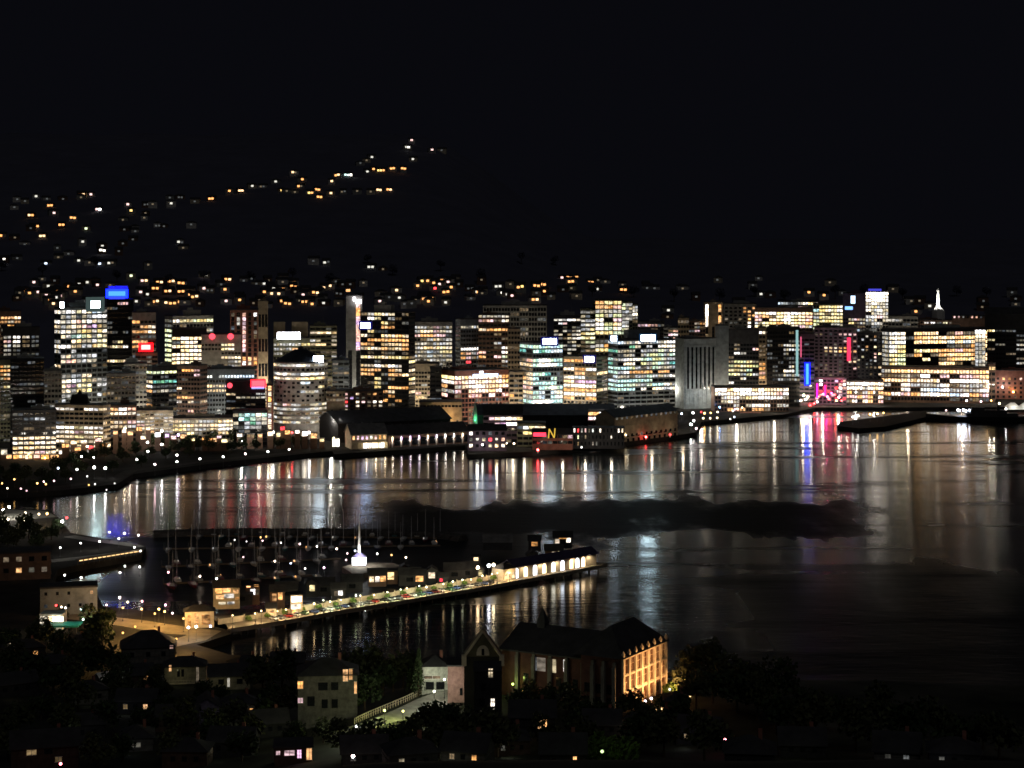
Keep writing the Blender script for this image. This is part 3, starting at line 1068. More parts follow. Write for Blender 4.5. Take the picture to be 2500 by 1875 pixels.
r = B('low broad office glowing peach white with a blue light strip along its roof', 1076, 1243, 906, 1560, fy=923, fp=11.2, nb=8, wl='brick', side=34, sb=2,
      pat=['WwWWWWwo', 'pwWWWwWy', 'lwWBWwwW', 'p.wWWwW.', 'd.pp.W.p'], spat=['yy', 'WW', 'o.', 'll', 'p.'], wf=.86, hf=.7, lv=2, plant=.5)
sign(r, 'blue-white light strip', 1140, 1214, 912, 918, 1556, (.45, .65, 1), 7, frame=False)
sign(r, 'white star light', 1168, 1178, 906, 922, 1554, (.9, .92, 1), 8, frame=False)
B('drab tan block between the peach-lit office and the cyan tower', 1244, 1277, 908, 1572, nb=3, wl='tan', lit=.12, pal='do', fp=12, plant=.4)
r = B('cyan-lit office tower with a white and blue sign on its roof', 1268, 1374, 838, 1562, fy=847, fp=11.2, nb=5, wl='bluegrey', side=33, sb=2,
      pat=['cccbc', 'ctcbb', '.....', 'cBBcc', 'cBBWc', '.....', 'cct..', 'c..c.', 'cccc.', '.ccBc', 'cb.bW', 'cb.cW', 'BBBcc', 'ccbcW'],
      spat=['cc', 't.', '..', 'dp', 'ww', 'dd', 'dw', 'ow', 'ww', 'pp', 'ww', 'll', 'cc', 'cc'], hf=.64, lv=2, slv=1, plant=0)
sign(r, 'white and blue illuminated sign', 1318, 1357, 826, 840, 1560, (.62, .78, 1), 18, halo=(.06, .05, .5), hs=.25, grow=.7)
r = B('office block in white and orange window bands with a beige slab flank', 1375, 1484, 872, 1560, fy=882, fp=10.2, nb=3, wl='tan', side=-28, sb=1,
      pat=['oo.', '...', 'WoW', '.od', 'Wbk', 'wvv', 'WBW', 'ooo', 'WWW', 'o.o'], slit=0, hf=.62, lv=2, plant=.5)
sign(r, 'white illuminated sign', 1429, 1456, 870, 883, 1558, (.75, .85, 1), 18, halo=(.06, .05, .5), hs=.25, grow=.7)
r = B('large teal-lit office block with two white signs along its roofline', 1484, 1649, 831, 1556, fy=837, fp=10.4, nb=10, wl='bluegrey', side=24, sb=2,
      pat=['bllWllblWW', '..tl.l.WWW', 'lll.lllglW', '.ll.lggclc', 'lWWWccggll', '.WW.glgclt', 'ccgldlclll', 'lWoooo.oo.', 'lldllclllW', 'cccccc....', 'ccgllgccWl', 'ccc.W.WWlW'],
      spat=['bb', '..', 'tt', 'k.', 'cl', 'tk', 'cc', 'cc', 'kb', 'bb', 'cc', 'cc'], hf=.58, slv=1, lv=2, plant=0)
sign(r, 'small white sign', 1488, 1504, 820, 832, 1555, (.7, .85, 1), 18, halo=(.08, .25, .6), hs=.2, grow=.6)
sign(r, 'big white sign', 1558, 1598, 818, 832, 1555, (.66, .90, 1), 34, halo=(.08, .25, .6), hs=.2, grow=.6)
cr = MB()
a_, b_ = rel(r, XY(1535, 1575)), rel(r, XY(1625, 1575))
cr.box(a_.x, b_.x, a_.y, a_.y + 10, r['h'] + .75, Zat(806, 1575) - 3)
cr.obj('plant_room', wall('bluegrey'), r)

# ---- right of centre
gm = B('grey monumental building with tall dark window slots under a plain attic', 1648, 1748, 827, 1764, fy=846, fp=104, nb=7, wl='bluegrey', pat=['.......'], side=22, sb=1, spat=['_'], wf=.42, hf=.0, ledge=0, plant=.3, nr=0)
for k in range(7):
    x = -gm['w'] / 2 + gm['w'] * (k + .95) / 7.6
    s_ = MB()
    zt, zb_ = Zat(848, 1764) - 3, Zat(950, 1764) - 3
    s_.box(x - .95, x + .95, -gm['d'] / 2 - .08, -gm['d'] / 2 + .1, zb_, zt)
    s_.obj('window', M_GLASS, gm)
at_ = MB()
at_.box(-gm['w'] / 2 - .5, gm['w'] / 2 + .5, -gm['d'] / 2 - .5, gm['d'] / 2 + .5, Zat(846, 1764) - 3.4, Zat(843, 1764) - 3)
at_.box(-gm['w'] / 2 - .8, gm['w'] / 2 + .8, -gm['d'] / 2 - .9, gm['d'] / 2 + .5, gm['h'] - .7, gm['h'] - .2)
for k in range(8):
    x = -gm['w'] / 2 + gm['w'] * (k + .45) / 7.6
    at_.box(x - .55, x + .55, -gm['d'] / 2 - .5, -gm['d'] / 2 + .1, 3, Zat(846, 1764) - 3.4)
at_.obj('cornice', wall('bluegrey'), gm)
for k in range(4):
    lamp_light(gm, (-gm['w'] / 2 + gm['w'] * (k + .5) / 4, -gm['d'] / 2 - 13, 13), (.92, 1, .95), 1150, 'floodlight', 1.0)
lamp_light(gm, (-gm['w'] / 2 - 11, 0, 18), (1, .9, .65), 1500, 'floodlight', 1.0)
B('fluted grey shaft tower standing against the monumental building', 1747, 1778, 795, 1778, nb=1, wl='bluegrey', lit=0, fp=200, ledge=0, piers=7, dep=14, plant=.3)
B('beige back block left of the orange-lit slim tower', 1655, 1682, 776, 1820, nb=2, wl='tan', lit=.1, pal='d', fp=12, plant=.4)
B('brown back block with two pink-lit windows beside the beige back block', 1682, 1722, 783, 1850, fy=790, nb=3, wl='brown', pat=['..o', '...', '.p.'], fp=9, plant=.2)
r = B('slim tower floodlit white and amber', 1718, 1765, 738, 1868, fy=748, fp=9, nb=3, wl='tan', pat=['B_o', 'B_o', 'B_.', 'W_o', 'W_o', 'W_o'], wf=.42, hf=.96, ledge=0, plant=.4, lv=2, dep=14)
B('long grey back block with an amber-lit corner', 1768, 1846, 742, 1930, fy=752, fp=9, nb=7, wl='grey', pat=['....o.o', '....oo_', '.....oo', '.....o.', '.k...W.', '.....W.'], wf=.6, plant=.5)
B('wide block with blazing yellow window bands high above the dark glass tower', 1843, 1983, 752, 1890, fy=765, fp=8.0, nb=8, wl='brown', pat=['wwWyWWww', 'podyWywp', 'p.wyBywp', 'lyyoywyo', 'yy.lpwpl', '........'], hf=.66, lv=3, plant=0)
B('set-back grey penthouse block with a white top row behind the yellow-banded block', 1900, 1996, 736, 1925, fy=741, fp=10, nb=8, wl='grey', pat=['bbk.lWyw', '....pp.l'], plant=.3)
B('dark block with yellow-green rows low on its face', 1777, 1852, 806, 1776, fy=842, fp=10.3, nb=5, wl='dark', pat=['.d...', '.d..p', '.Wl..', '.....', '.ggyl', 'gyyyg', 'yyyc.', 'gybgl', '..l..', 'W....', '...l.'], hf=.5, plant=1)
B('narrow tan block lit in blotches beside the dark glass tower', 1851, 1871, 800, 1792, fy=812, fp=11, nb=1, wl='tan', pat=['W', '.', '.', 'd', 'd', 'd', '.', 'o', 'o', 'p', 'o'], wf=.7, plant=.4)
r = B('dark glass tower with a teal-lit vertical edge', 1873, 1952, 800, 1786, fy=812, fp=10.4, nb=6, wl='black', pat=['......', '......', 'k...k.', 'k..lll', '...lll', '...l.k', 'k...kk', '....kk', '.k..l.', '.k.WWk', '.kklll', '.klkll'], plant=.5)
sign(r, 'teal vertical light edge', 1943, 1949, 806, 918, 1785, (.45, .8, .8), .7, frame=False)
r = B('blazing white glass-fronted low building at the water edge', 1745, 1926, 946, 1735, fy=952, fp=9.6, nb=12, wl='brown', pat=['BBwBBBwBwwwW', 'WWWWBWWWWWpW', '.lWWlyWWWWWl', '.lWl........', '...l.lWWW.ll', '..opo.oo....'], wf=.85, hf=.72, lv=2, plant=0, D2=1738)
r = B('dark purple tower with a bright blue vertical light sign', 1951, 1988, 815, 1800, fy=830, fp=10, nb=3, wl='purple', lit=.15, pal='vkd', plant=.3)
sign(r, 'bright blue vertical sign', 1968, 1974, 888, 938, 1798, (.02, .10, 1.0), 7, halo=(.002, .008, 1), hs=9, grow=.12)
sign(r, 'thin pink neon line', 1954, 1957, 822, 872, 1798, (1, .15, .3), .9, frame=False)
r = B('tower speckled with small pink windows beside a vertical red neon', 1988, 2092, 800, 1850, fy=808, fp=8.3, nb=9, wl='purple', lit=.33, pal='ppwdod', wf=.6, plant=.4)
sign(r, 'vertical red-pink neon', 2068, 2077, 824, 881, 1848, (1, .03, .09), 2)
B('yellow-green lit office behind the pink-speckled tower', 1986, 2057, 742, 1905, fy=749, fp=8.7, nb=5, wl='olive', pat=['.yyyW', 'cyWyW', 'lydyy', 'lyyyy', 'gyyyy', 'g..ll', 'g...l', '.....'], hf=.62, lv=2, plant=0)
r = B('dark tower with a small blue and white sign left of the white-blazing tower', 2058, 2112, 716, 1925, fy=780, fp=8.8, nb=4, wl='purple', pat=['.lpl', '.ydl', '..dd', '..b.', '....'], plant=.6)
sign(r, 'pale blue sign', 2077, 2088, 722, 741, 1923, (.55, .78, 1), 2.4)
sign(r, 'small blue sign', 2063, 2082, 748, 756, 1923, (.2, .42, 1), 2.2)
r = B('blazing white tower with a blue-lit cap', 2114, 2168, 711, 1935, fy=717, fp=8.1, nb=4, wl='white', pat=['BBBB', 'WBBW', 'WWBW', 'lWll', 'lyll', 'WlWl', '.lll', 'lWpl', 'll.l', 'kll.', '.kk.'], hf=.7, lv=3, plant=0)
sign(r, 'blue-lit cap', 2120, 2152, 705, 710, 1934, (.08, .08, .8), .9, frame=False)
B('dark block with scattered round lights left of the wide amber building', 2092, 2154, 814, 1872, fy=822, fp=8.4, nb=5, wl='dark', pat=['..l.o', '.l..l', '.....', 'l.o.y', '.l...', '....p', '.y..p', 'l...l', 'k.kk.', 'd.kdd'], wf=.55, side=-12, sb=1, slit=0, plant=.6)
r = B('wide office building with rows of amber windows between two white-lit end bays', 2153, 2406, 803, 1862, fy=815, fp=10.6, nb=12, wl='black', side=18, sb=1,
      pat=['WW.aaa.dpdda', 'WW.oaaaaoaaa', 'WW.aaaababaa', 'Wy......d.oa', 'Wy.yyaoopoo.', 'yg.o.doaaaoa', 'yg..y.doayaa', 'yg....aa..d.', 'Wg......dd..'], spat=['l', 'l', 'l', 'l', 'l', 'l', 'l', 'l', 'l'], hf=.66, lv=2, slv=1, plant=.8)
B('', 2380, 2406, 803, 1859, fy=810, fp=10.2, nb=1, wl='dark', root=r, pat=['B', 'W', 'W', 'l', 'l', 'l', 'l', 'l', 'l'], wf=.9, hf=.8, plant=0, dep=6, roof='none', budget=10)
B('lower terrace building with a continuous amber top floor and bright white shopfronts below', 2154, 2411, 897, 1836, fy=907, fp=11.2, nb=11, wl='brown', pat=['laaaaaaaaaa', 'ddl.B.p.ppa', 'aawwww.BBBW', 'l.WlllW.lll', '..W.bbWlllW', 'oWpoWBWbWop'], hf=.66, plant=0, dep=20, lv=2)
B('row of white-lit shopfronts on the plaza left of the amber terrace', 2068, 2156, 930, 1822, fy=937, fp=10.6, nb=7, wl='brown', pat=['WWWBWWW', 'WWWlWwW', 'o.dlo.o', 'ppopo.W', 'dW.Wo.p'], hf=.62, plant=0, lv=3)
B('dark sloping-roofed block with faint green strips at the right edge', 2406, 2530, 766, 1900, fy=808, fp=11.2, nb=5, wl='black', pat=['ykk..', '...k.', 'y..k.', '.k.ll', '...ly', '.....', '...d.', '...ly', '.....'], hf=.4, plant=.6, roof='gable')
B('brown corner tower at the end of the amber terrace', 2411, 2430, 888, 1842, nb=1, wl='brown', lit=0, fp=14, plant=.2, dep=12)
B('brown low block with small amber lights at the right edge', 2431, 2540, 905, 1880, fy=925, fp=11, nb=8, wl='brick', lit=.12, pal='opd', wf=.4, plant=.3, glow=.35)
B('small grey block left of the yellow-banded block', 1620, 1655, 800, 1800, fy=808, fp=9, nb=3, wl='grey', pat=['.dp', '.pW', 'b.p'], plant=.3)
B('low dark block filling behind the teal-lit office', 1557, 1622, 786, 1830, nb=4, wl='dark', lit=.12, pal='kdp', plant=.5)
B('distant grey flats with a few white windows left of the white-blazing tower', 2168, 2240, 772, 1955, fy=782, nb=4, wl='grey', lit=.1, pal='lk', fp=10, plant=.4)
B('distant brown flats under the white obelisk', 2240, 2330, 782, 1950, fy=788, fp=8, nb=6, wl='brown', pat=['.WW.y.', '..l...', '.....k'], plant=.4, wf=.7)
B('flat-roofed brown hall with four pink lamps along its parapet', 2326, 2410, 772, 1930, fy=774, fp=9, nb=8, wl='brown', pat=['pp..pp..'], wf=.4, plant=0, nr=1)

# white obelisk
ob = thing('obelisk', 'floodlit white obelisk standing on the far right skyline', 'monument', (XY(2290, 1990).x, 1990, 20))
zt, zb_ = Zat(708, 1990) - 20, Zat(760, 1990) - 20
s_ = MB()
s_.cone(0, 0, zb_ + 5, zt, 2.0, 1.3, 8)
s_.cone(0, 0, zt, zt + 2, 1.3, .1, 8)
s_.obj('shaft', M_WHITE, ob)
s_ = MB()
s_.cone(0, 0, zb_ + 2, zb_ + 5, 5.2, 2.4, 8)
s_.cone(0, 0, zb_, zb_ + 2, 7, 5.4, 8)
s_.cone(0, 0, -4, zb_, 7.4, 7, 8)
s_.obj('base', M_WHITE, ob)
for x, y in ((-13, -14), (13, -14)):
    lamp_light(ob, (x, y, zb_ + 1), (1, .97, .9), 60000, 'floodlight', 1.0, 50, (0, 0, (zt + zb_) / 2))

# ================================================================ WATERFRONT
LAMP_M = {}


def lamp_mat(col, s):
    k = 'lamp_%02d%02d%02d_%d' % (int(col[0] * 99), int(col[1] * 99), int(col[2] * 99), int(s))
    return emis(k, col, s)


WHITE, WARM, AMBER, PINK, BLUE, RED = (1, .96, .9), (1, .80, .5), (1, .55, .16), (1, .62, .66), (.7, .8, 1), (1, .05, .05)


def street_lamp(label, p, h=8.0, col=WHITE, s=30, r=.55, power=0, group=None, name='street_lamp', cat='street lamp', arm=0.0, globe=True, down=None):
    t_ = thing(name, label, cat, p, R.uniform(-.3, .3), group)
    b = MB()
    b.cone(0, 0, 0, .6, .22, .16, 8)
    b.tube((0, 0, .6), (0, 0, h), .09, .06)
    if arm:
        b.tube((0, 0, h), (0, -arm, h + .3), .06, .05)
    b.obj('pole', M_STEEL, t_)
    b = MB()
    if globe:
        b.ball((0, -arm, h + .3), r, 8, 6)
    else:
        b.box(-r * .5, r * .5, -arm - r, -arm + .2, h + .15, h + .4)
    b.obj('lamp_head', lamp_mat(col, s), t_)
    if power:
        if down:                                  # shaded lamp, lights only the deck below it
            lamp_light(t_, (0, .25, h + .3 - r - .12), col, power, 'lamp_light', .15, down, (0, 5.0, 0))
        else:
            lamp_light(t_, (0, -arm, h + .3 + r + .3) if globe else (0, -arm, h - .3), col, power)
    return t_


def lamp_px(px, py, h=7.0, zb=3.0):
    """lamp whose head shows at the pixel: its foot"""
    return P(px, py, zb + h + .3) * 1.0 - Vector((0, 0, h + .3))


COLW = {WHITE: 'white', WARM: 'warm', AMBER: 'amber', PINK: 'pinkish', BLUE: 'bluish', RED: 'red'}
ROW1 = [(199, 1115, WHITE, 40), (229, 1117, WHITE, 40), (334, 1122, WHITE, 25), (378, 1134, PINK, 25), (432, 1111, WHITE, 30), (432, 1127, WHITE, 30), (488, 1120, WHITE, 30), (545, 1115, WHITE, 26),
        (599, 1108, PINK, 22), (654, 1103, WHITE, 28), (706, 1097, WHITE, 22)]
for i, (x, y, c, s) in enumerate(ROW1):
    street_lamp('%s promenade lamp streaking the water, %s from the marina end' % (COLW[c], ORD[i]), lamp_px(x, y), 7, c, s * 1.3, .5, 160, 'lamps along the city promenade')
for i, (x, y, c, s, pw) in enumerate([(230, 1141, WHITE, 45, 250), (257, 1143, WHITE, 45, 250), (188, 1146, WHITE, 9, 200), (142, 1143, BLUE, 5, 0), (360, 1080, WHITE, 40, 900),
                                      (361, 1102, WHITE, 14, 0), (395, 1085, WHITE, 40, 900), (590, 1075, WHITE, 50, 1200), (213, 1090, WARM, 20, 0), (320, 1066, WARM, 20, 900)]):
    street_lamp('%s lamp in the park by the left quay, %s of its loose row' % (COLW[c], ORD[i]), lamp_px(x, y), 7, c, s, .7, pw, 'park lamps on the left quay')
for i, (x, y, c, s) in enumerate([(35, 1170, AMBER, 6), (20, 1160, AMBER, 5), (91, 1180, AMBER, 9), (107, 1176, PINK, 8), (112, 1182, AMBER, 6), (132, 1174, PINK, 6), (173, 1169, PINK, 7), (5, 1180, AMBER, 5), (18, 1192, WARM, 8),
                                  (51, 1193, PINK, 4), (65, 1198, PINK, 2), (213, 1163, WHITE, 3), (217, 1184, AMBER, 3), (232, 1182, WHITE, 3), (260, 1196, WHITE, 1.5), (280, 1180, WHITE, 1.5)]):
    street_lamp('small %s lamp among far-left waterfront trees, %s in the row' % (COLW[c], ORD[i]), lamp_px(x, y, 5), 5, c, s, .5, 0, 'small lamps on the far-left waterfront')

# lamps of the streets behind the first row of buildings and of the shore side
def DL(px):
    return 1336 if px < 140 else 1378 if px < 335 else 1408 if px < 560 else 1424 if px < 780 else 1446


CITY_L = [(70, 1108, AMBER, 8, 9000), (110, 1118, AMBER, 9, 6000), (305, 1046, WARM, 16, 4000), (395, 1052, WHITE, 60, 9000), (345, 1064, AMBER, 25, 6000), (425, 1066, PINK, 20, 2500), (435, 1062, (.8, .5, 1), 20, 1500),
          (700, 1053, WARM, 25, 5000), (667, 1055, WHITE, 45, 5000), (713, 1056, RED, 12, 1200), (755, 1056, WHITE, 40, 4000), (772, 1062, AMBER, 30, 5000), (678, 1074, RED, 9, 500),
          (768, 1075, RED, 9, 800), (815, 1070, WARM, 25, 3000)]
for i, (x, y, c, s, pw) in enumerate(CITY_L):
    street_lamp('%s street lamp at the foot of the left city blocks, %s along the quay' % (COLW.get(c, 'violet'), ORD[i]), XY(x, DL(x)) + Vector((0, 0, 3)), Zat(y, DL(x)) - 3.3, c, s, .75, pw * .3, 'street lamps at the foot of the city blocks')

# promenade trees ------------------------------------------------------------------
def crown_mesh(name, n, r, h, seed, leaf, shape='round', m=M_LEAF):
    q = random.Random(seed)
    b = MB()
    lobes = []
    for _ in range(9):
        a, e = q.uniform(0, 6.28), q.uniform(-.3, 1)
        lobes.append((math.cos(a) * r * .55 * (1 - max(0, e) * .5), math.sin(a) * r * .55 * (1 - max(0, e) * .5), h * .5 + e * h * .33, r * q.uniform(.32, .55)))
    for k in range(n):
        if shape == 'cone':
            t_ = q.random() ** .7
            a = q.uniform(0, 6.28)
            rr = r * (1 - t_) * q.uniform(.35, 1.0) + .1
            c = Vector((rr * math.cos(a), rr * math.sin(a), h * (.08 + .92 * t_)))
        else:
            L_ = q.choice(lobes)
            d = Vector((q.gauss(0, 1), q.gauss(0, 1), q.gauss(0, .8))).normalized() * (L_[3] * q.uniform(.55, 1.08))
            c = Vector((L_[0], L_[1], L_[2])) + d
        s = leaf * q.uniform(.6, 1.4)
        n1 = Vector((q.gauss(0, 1), q.gauss(0, 1), q.gauss(0, 1))).normalized()
        t1 = n1.orthogonal().normalized()
        t2 = n1.cross(t1)
        b.add([c - t1 * s, c - t2 * s * .6, c + t1 * s, c + t2 * s * .6], [(0, 1, 2, 3)])
    return b.mesh(name, [m])


def trunk_mesh(h, r, seed, cone=False):
    q = random.Random(seed)
    b = MB()
    b.tube((0, 0, -1), (q.uniform(-.2, .2), q.uniform(-.2, .2), h * .55), r, r * .6, 7)
    if not cone:
        for k in range(5):
            a = k * 1.26 + q.uniform(-.4, .4)
            b.tube((0, 0, h * q.uniform(.3, .52)), (math.cos(a) * h * .26, math.sin(a) * h * .26, h * q.uniform(.62, .8)), r * .5, r * .15, 5)
    else:
        b.tube((0, 0, h * .5), (0, 0, h * .95), r * .6, .04, 5)
    return b.mesh('trunk', [M_TRUNK])


TREES = []
for k in range(4):
    hh = 9 + k
    TREES.append((crown_mesh('crown', 650, 4.6 + .4 * k, hh, 50 + k, .62, m=(M_LEAF, M_LEAF2)[k % 2]), trunk_mesh(hh, .34, k), 'round'))
TREES.append((crown_mesh('crown', 800, 2.6, 14, 77, .45, 'cone'), trunk_mesh(14, .3, 9, True), 'cone'))
HILL_LEAF = mat('leaf_hill_pale', (.115, .12, .165), .95, var=.15, spec=0.0)  # paler leaf colour, matched to the hill ground
TREES.append((crown_mesh('crown', 520, 2.6, 4.6, 78, .4, m=M_LEAFB), trunk_mesh(4.6, .2, 10), 'bush'))


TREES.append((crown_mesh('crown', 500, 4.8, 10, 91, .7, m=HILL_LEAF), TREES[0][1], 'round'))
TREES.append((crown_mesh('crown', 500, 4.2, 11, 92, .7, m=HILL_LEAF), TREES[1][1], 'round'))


def tree(label, p, k, s=1.0, group=None, name=None, cat='tree'):
    t_ = thing(name or ('pine_tree' if TREES[k][2] == 'cone' else 'tree'), label, cat, p, R.uniform(0, 6.28), group)
    t_.scale = (s, s, s * R.uniform(.9, 1.1))
    link('crown', TREES[k][0], t_)
    link('trunk', TREES[k][1], t_)
    return t_


PT = [(285, 1090, .9), (310, 1084, .9), (335, 1088, 1.0), (372, 1092, .9), (392, 1098, 1.0), (420, 1080, .9), (455, 1086, 1.0), (485, 1100, .9), (512, 1090, .9), (565, 1104, .9), (605, 1086, .8), (655, 1082, .8), (685, 1098, .9), (720, 1092, .8), (250, 1112, .9), (200, 1128, 1.0), (140, 1160, 1.0), (150, 1150, 1.0), (175, 1140, .9), (225, 1132, 1.0), (255, 1122, 1.0), (330, 1112, 1.0), (365, 1118, .9), (425, 1108, .9), (455, 1102, 1.1), (510, 1104, 1.0), (540, 1100, .9), (590, 1100, 1.0), (625, 1100, .9), (100, 1172, .9), (35, 1168, 1.0), (-5, 1172, 1.0), (80, 1196, .8), (408, 1090, 1.0), (440, 1082, 1.2), (470, 1092, 1.2), (498, 1075, 1.5), (525, 1088, 1.1), (556, 1082, 1.4), (575, 1092, 1.3), (612, 1092, 1.2), (640, 1088, 1.3), (668, 1093, 1.0), (700, 1086, .9), (735, 1084, .8),
      (300, 1128, .9), (345, 1140, .9), (405, 1120, .9), (462, 1117, .8), (20, 1185, .9), (60, 1180, 1.0), (120, 1186, .9), (160, 1178, .9), (195, 1160, .9), (275, 1152, .9), (316, 1096, 1.0), (282, 1104, 1.0)]
for i, (x, y, s) in enumerate(sorted(PT)):
    tree('dark round waterfront tree below the city blocks, %s from the left frame edge' % ORDN(i), P(x, y), i % 4, s, 'trees along the city quay')


# ---------------------------------------------------------------- the event sheds on the quay
def long_shed(label, px0, D0, px1, D1, wd, ze, zr, wl='dark', name='wharf_shed', roofm=None):
    k0, k1 = XY(px0, D0), XY(px1, D1)
    ex = (k1 - k0).normalized()
    ey = Vector((-ex.y, ex.x, 0))
    w = (k1 - k0).length
    c = k0 + ex * w / 2 + ey * wd / 2
    t_ = thing(name, label, 'shed', (c.x, c.y, 3), math.atan2(ex.y, ex.x))
    FOOT.append((label, [c + ex * (i * w / 2) + ey * (j * wd / 2) for i, j in ((-1, -1), (1, -1), (1, 1), (-1, 1))]))
    m = MB()
    m.box(-w / 2, w / 2, -wd / 2, wd / 2, 0, ze)
    m.add([(x, y, z) for x in (-w / 2 + .05, w / 2 - .05) for y, z in ((-wd / 2, ze), (wd / 2, ze), (0, zr - .2))], [(0, 2, 1), (3, 4, 5), (0, 1, 4, 3), (1, 2, 5, 4), (2, 0, 3, 5)])
    m.obj('wall', wall(wl), t_)
    r_ = MB()
    r_.gable(-w / 2, w / 2, -wd / 2, wd / 2, ze, zr, ov=.9, th=.4)
    for k in range(int(w / 7)):
        r_.box(-w / 2 + 7 * k + 3, -w / 2 + 7 * k + 4.2, -.5, .5, zr - .3, zr + .8)
    r_.obj('roof', roofm or M_ROOF, t_)
    t_['w'], t_['d'], t_['h'] = w, wd, ze
    return t_


sh = long_shed('long dark-roofed wharf shed with nine uplit bays along the water', 945, 1420, 1146, 1456, 24, 9.5, 15.5, 'brown')
for k in range(9):
    x = -sh['w'] / 2 + sh['w'] * (k + .55) / 9.4
    y = -sh['d'] / 2
    b = MB()
    b.box(x - .45, x + .45, y - .5, y, 0, 8.8)
    b.box(x - .7, x + .7, y - .7, y, 8.8, 9.3)
    b.obj('pier_column', wall('pale'), sh)
    b = MB()
    b.box(x - .3, x + .3, y - 1.1, y - .6, 5.4, 7.6)
    b.obj('wall_lamp', lamp_mat((WARM, (.85, .6, 1), (.85, .55, 1), (.8, .6, 1), WARM, (.85, .7, 1), WHITE, WHITE, WARM)[k], 7), sh)
    lamp_light(sh, (x, y - 1.6, 4.6), (1, .85, .75), 260, size=.3)
    b = MB()
    b.box(x + 1.6, x + 7, y - .12, y + .1, 1, 6.5)
    b.obj('window', M_GLASS, sh)
hd = long_shed('gabled head house with arched windows over a warm-lit arcade beside the wharf shed', 858, 1408, 944, 1416, 22, 11.5, 18, 'cream', 'head_house', M_ROOFG)
for k in range(8):
    x = -hd['w'] / 2 + hd['w'] * (k + .5) / 8
    b = MB()
    b.cone(0, 0, 0, .1, 1, 1, 10)
    put_window(hd, 1.5, 2.6, (x, -hd['d'] / 2 - .03, 8.3), 0, 'opvvbpoo'[k], 2, 'arched_window')
for k in range(5):
    x = -hd['w'] / 2 + hd['w'] * (k + 3.2) / 8.2
    put_window(hd, 2.5, 3.6, (x, -hd['d'] / 2 - .03, 2.3), 0, 'B', 1 if k else 2, 'arcade_opening')
b = MB()
for k in range(9):
    x = -hd['w'] / 2 + hd['w'] * k / 8
    b.box(x - .3, x + .3, -hd['d'] / 2 - 1.8, -hd['d'] / 2 - 1.3, 0, 4.6)
b.box(-hd['w'] / 2, hd['w'] / 2, -hd['d'] / 2 - 2, -hd['d'] / 2, 4.6, 5.0)
b.obj('arcade', wall('cream'), hd)
for k in range(3):
    lamp_light(hd, (-hd['w'] * .1 + k * 7, -hd['d'] / 2 - 3.5, 4), (1, .8, .5), 500)
long_shed('great black-roofed event hall behind the wharf shed', 825, 1455, 1100, 1500, 40, 15, 23, 'black', 'event_hall')
b_ = building('flat orange-floodlit box building behind the black-roofed event hall', 1024, 1128, 982, 1530, nb=4, lit=0, fp=12, wl='tan', plant=0, ledge=0, nr=1, hf=.4)
for x in (-10, 6):
    lamp_light(b_, (x, -b_['d'] / 2 - 6, 13), (1, .55, .2), 2600)
# green floodlit spire
gs = thing('spire', 'small green-floodlit spire rising between the sheds', 'spire', (XY(1160, 1500).x, 1500, 3))
b = MB()
b.cone(0, 0, 0, Zat(1006, 1500) - 3, 2.2, 1.8, 6)
b.cone(0, 0, Zat(1006, 1500) - 3, Zat(976, 1500) - 3, 1.8, .1, 6)
b.obj('shaft', wall('pale'), gs)
b = MB()
b.cone(0, -4, 13, 14, .5, .5, 8)
b.obj('floodlight', lamp_mat((.2, 1, .5), 3), gs)
lamp_light(gs, (0, -4, 15), (.1, 1, .4), 700)
long_shed('long dark warehouse roof below the cyan tower', 1165, 1500, 1500, 1500, 34, Zat(1012, 1500) - 3, Zat(987, 1512) - 3, 'black', 'warehouse')
bx = building('bright pink-white restaurant front on the quay', 1180, 1276, 1012, 1452, fy=1022, fp=13.5, nb=7, wl='purple', pat=['.pwWBww', '..pvBB.', '.......'], lv=2, plant=0, roof='gable', hf=.5)
building('dark purple quay house with a few tall white windows', 1142, 1236, 1050, 1396, fy=1058, fp=15, nb=6, wl='purple', pat=['W..k..', '..lr.p', 'W..lwww'], lv=3, plant=0, roof='gable', dep=14, wf=.5)
building('quay house with yellow windows', 1263, 1332, 1034, 1428, fy=1044, fp=13, nb=5, wl='olive', pat=['kWyww', '.yy.y', '...d.'], lv=2, plant=0, dep=16)
nb_ = building('dark brick quay building with red sign and yellow letter N sign', 1300, 1398, 1060, 1404, fy=1066, fp=14, nb=8, wl='brick', pat=['.......pw', '........', '........'], plant=0, dep=14, roof='gable')
sign(nb_, 'red illuminated sign', 1302, 1333, 1056, 1065, 1402, (1, .04, .08), 2.6)
zz = [(1339, 1070), (1341, 1047), (1353, 1069), (1355, 1046)]
zz = [rel(nb_, Vector((XY(x, 1402).x, 1402, Zat(y, 1402)))) for x, y in zz]
b = MB()
for p, q in zip(zz, zz[1:]):
    b.tube(p, q, .42, n=6)
b.obj('sign', emis('sign_yellow', (1, .62, .08), .9), nb_)
building('dark quay house with a row of blue-white wall lamps', 1398, 1524, 1046, 1412, fy=1051, fp=16, nb=14, wl='dark', pat=['Wrlp.b.W....WWl', '.g............'], wf=.35, hf=.55, plant=0, dep=14, lv=3)
building('low block with a glowing orange terrace along its roof', 1436, 1556, 1003, 1486, fy=1010, fp=12, nb=9, wl='brown', pat=['ooBooooow', 'pWWW.....'], plant=0, lv=3, roof='none', dep=16, hf=.6)
dk_ = building('arcaded dockside warehouse with a row of dim lamps along the eaves', 1500, 1654, 1018, 1452, D2=1516, fp=15, nb=13, wl='tan', fy=1022, pat=['kkkdkkdkkdkkk', '_____________', '_____________'], wf=.4, hf=.5, plant=0, dep=18, roof='gable')
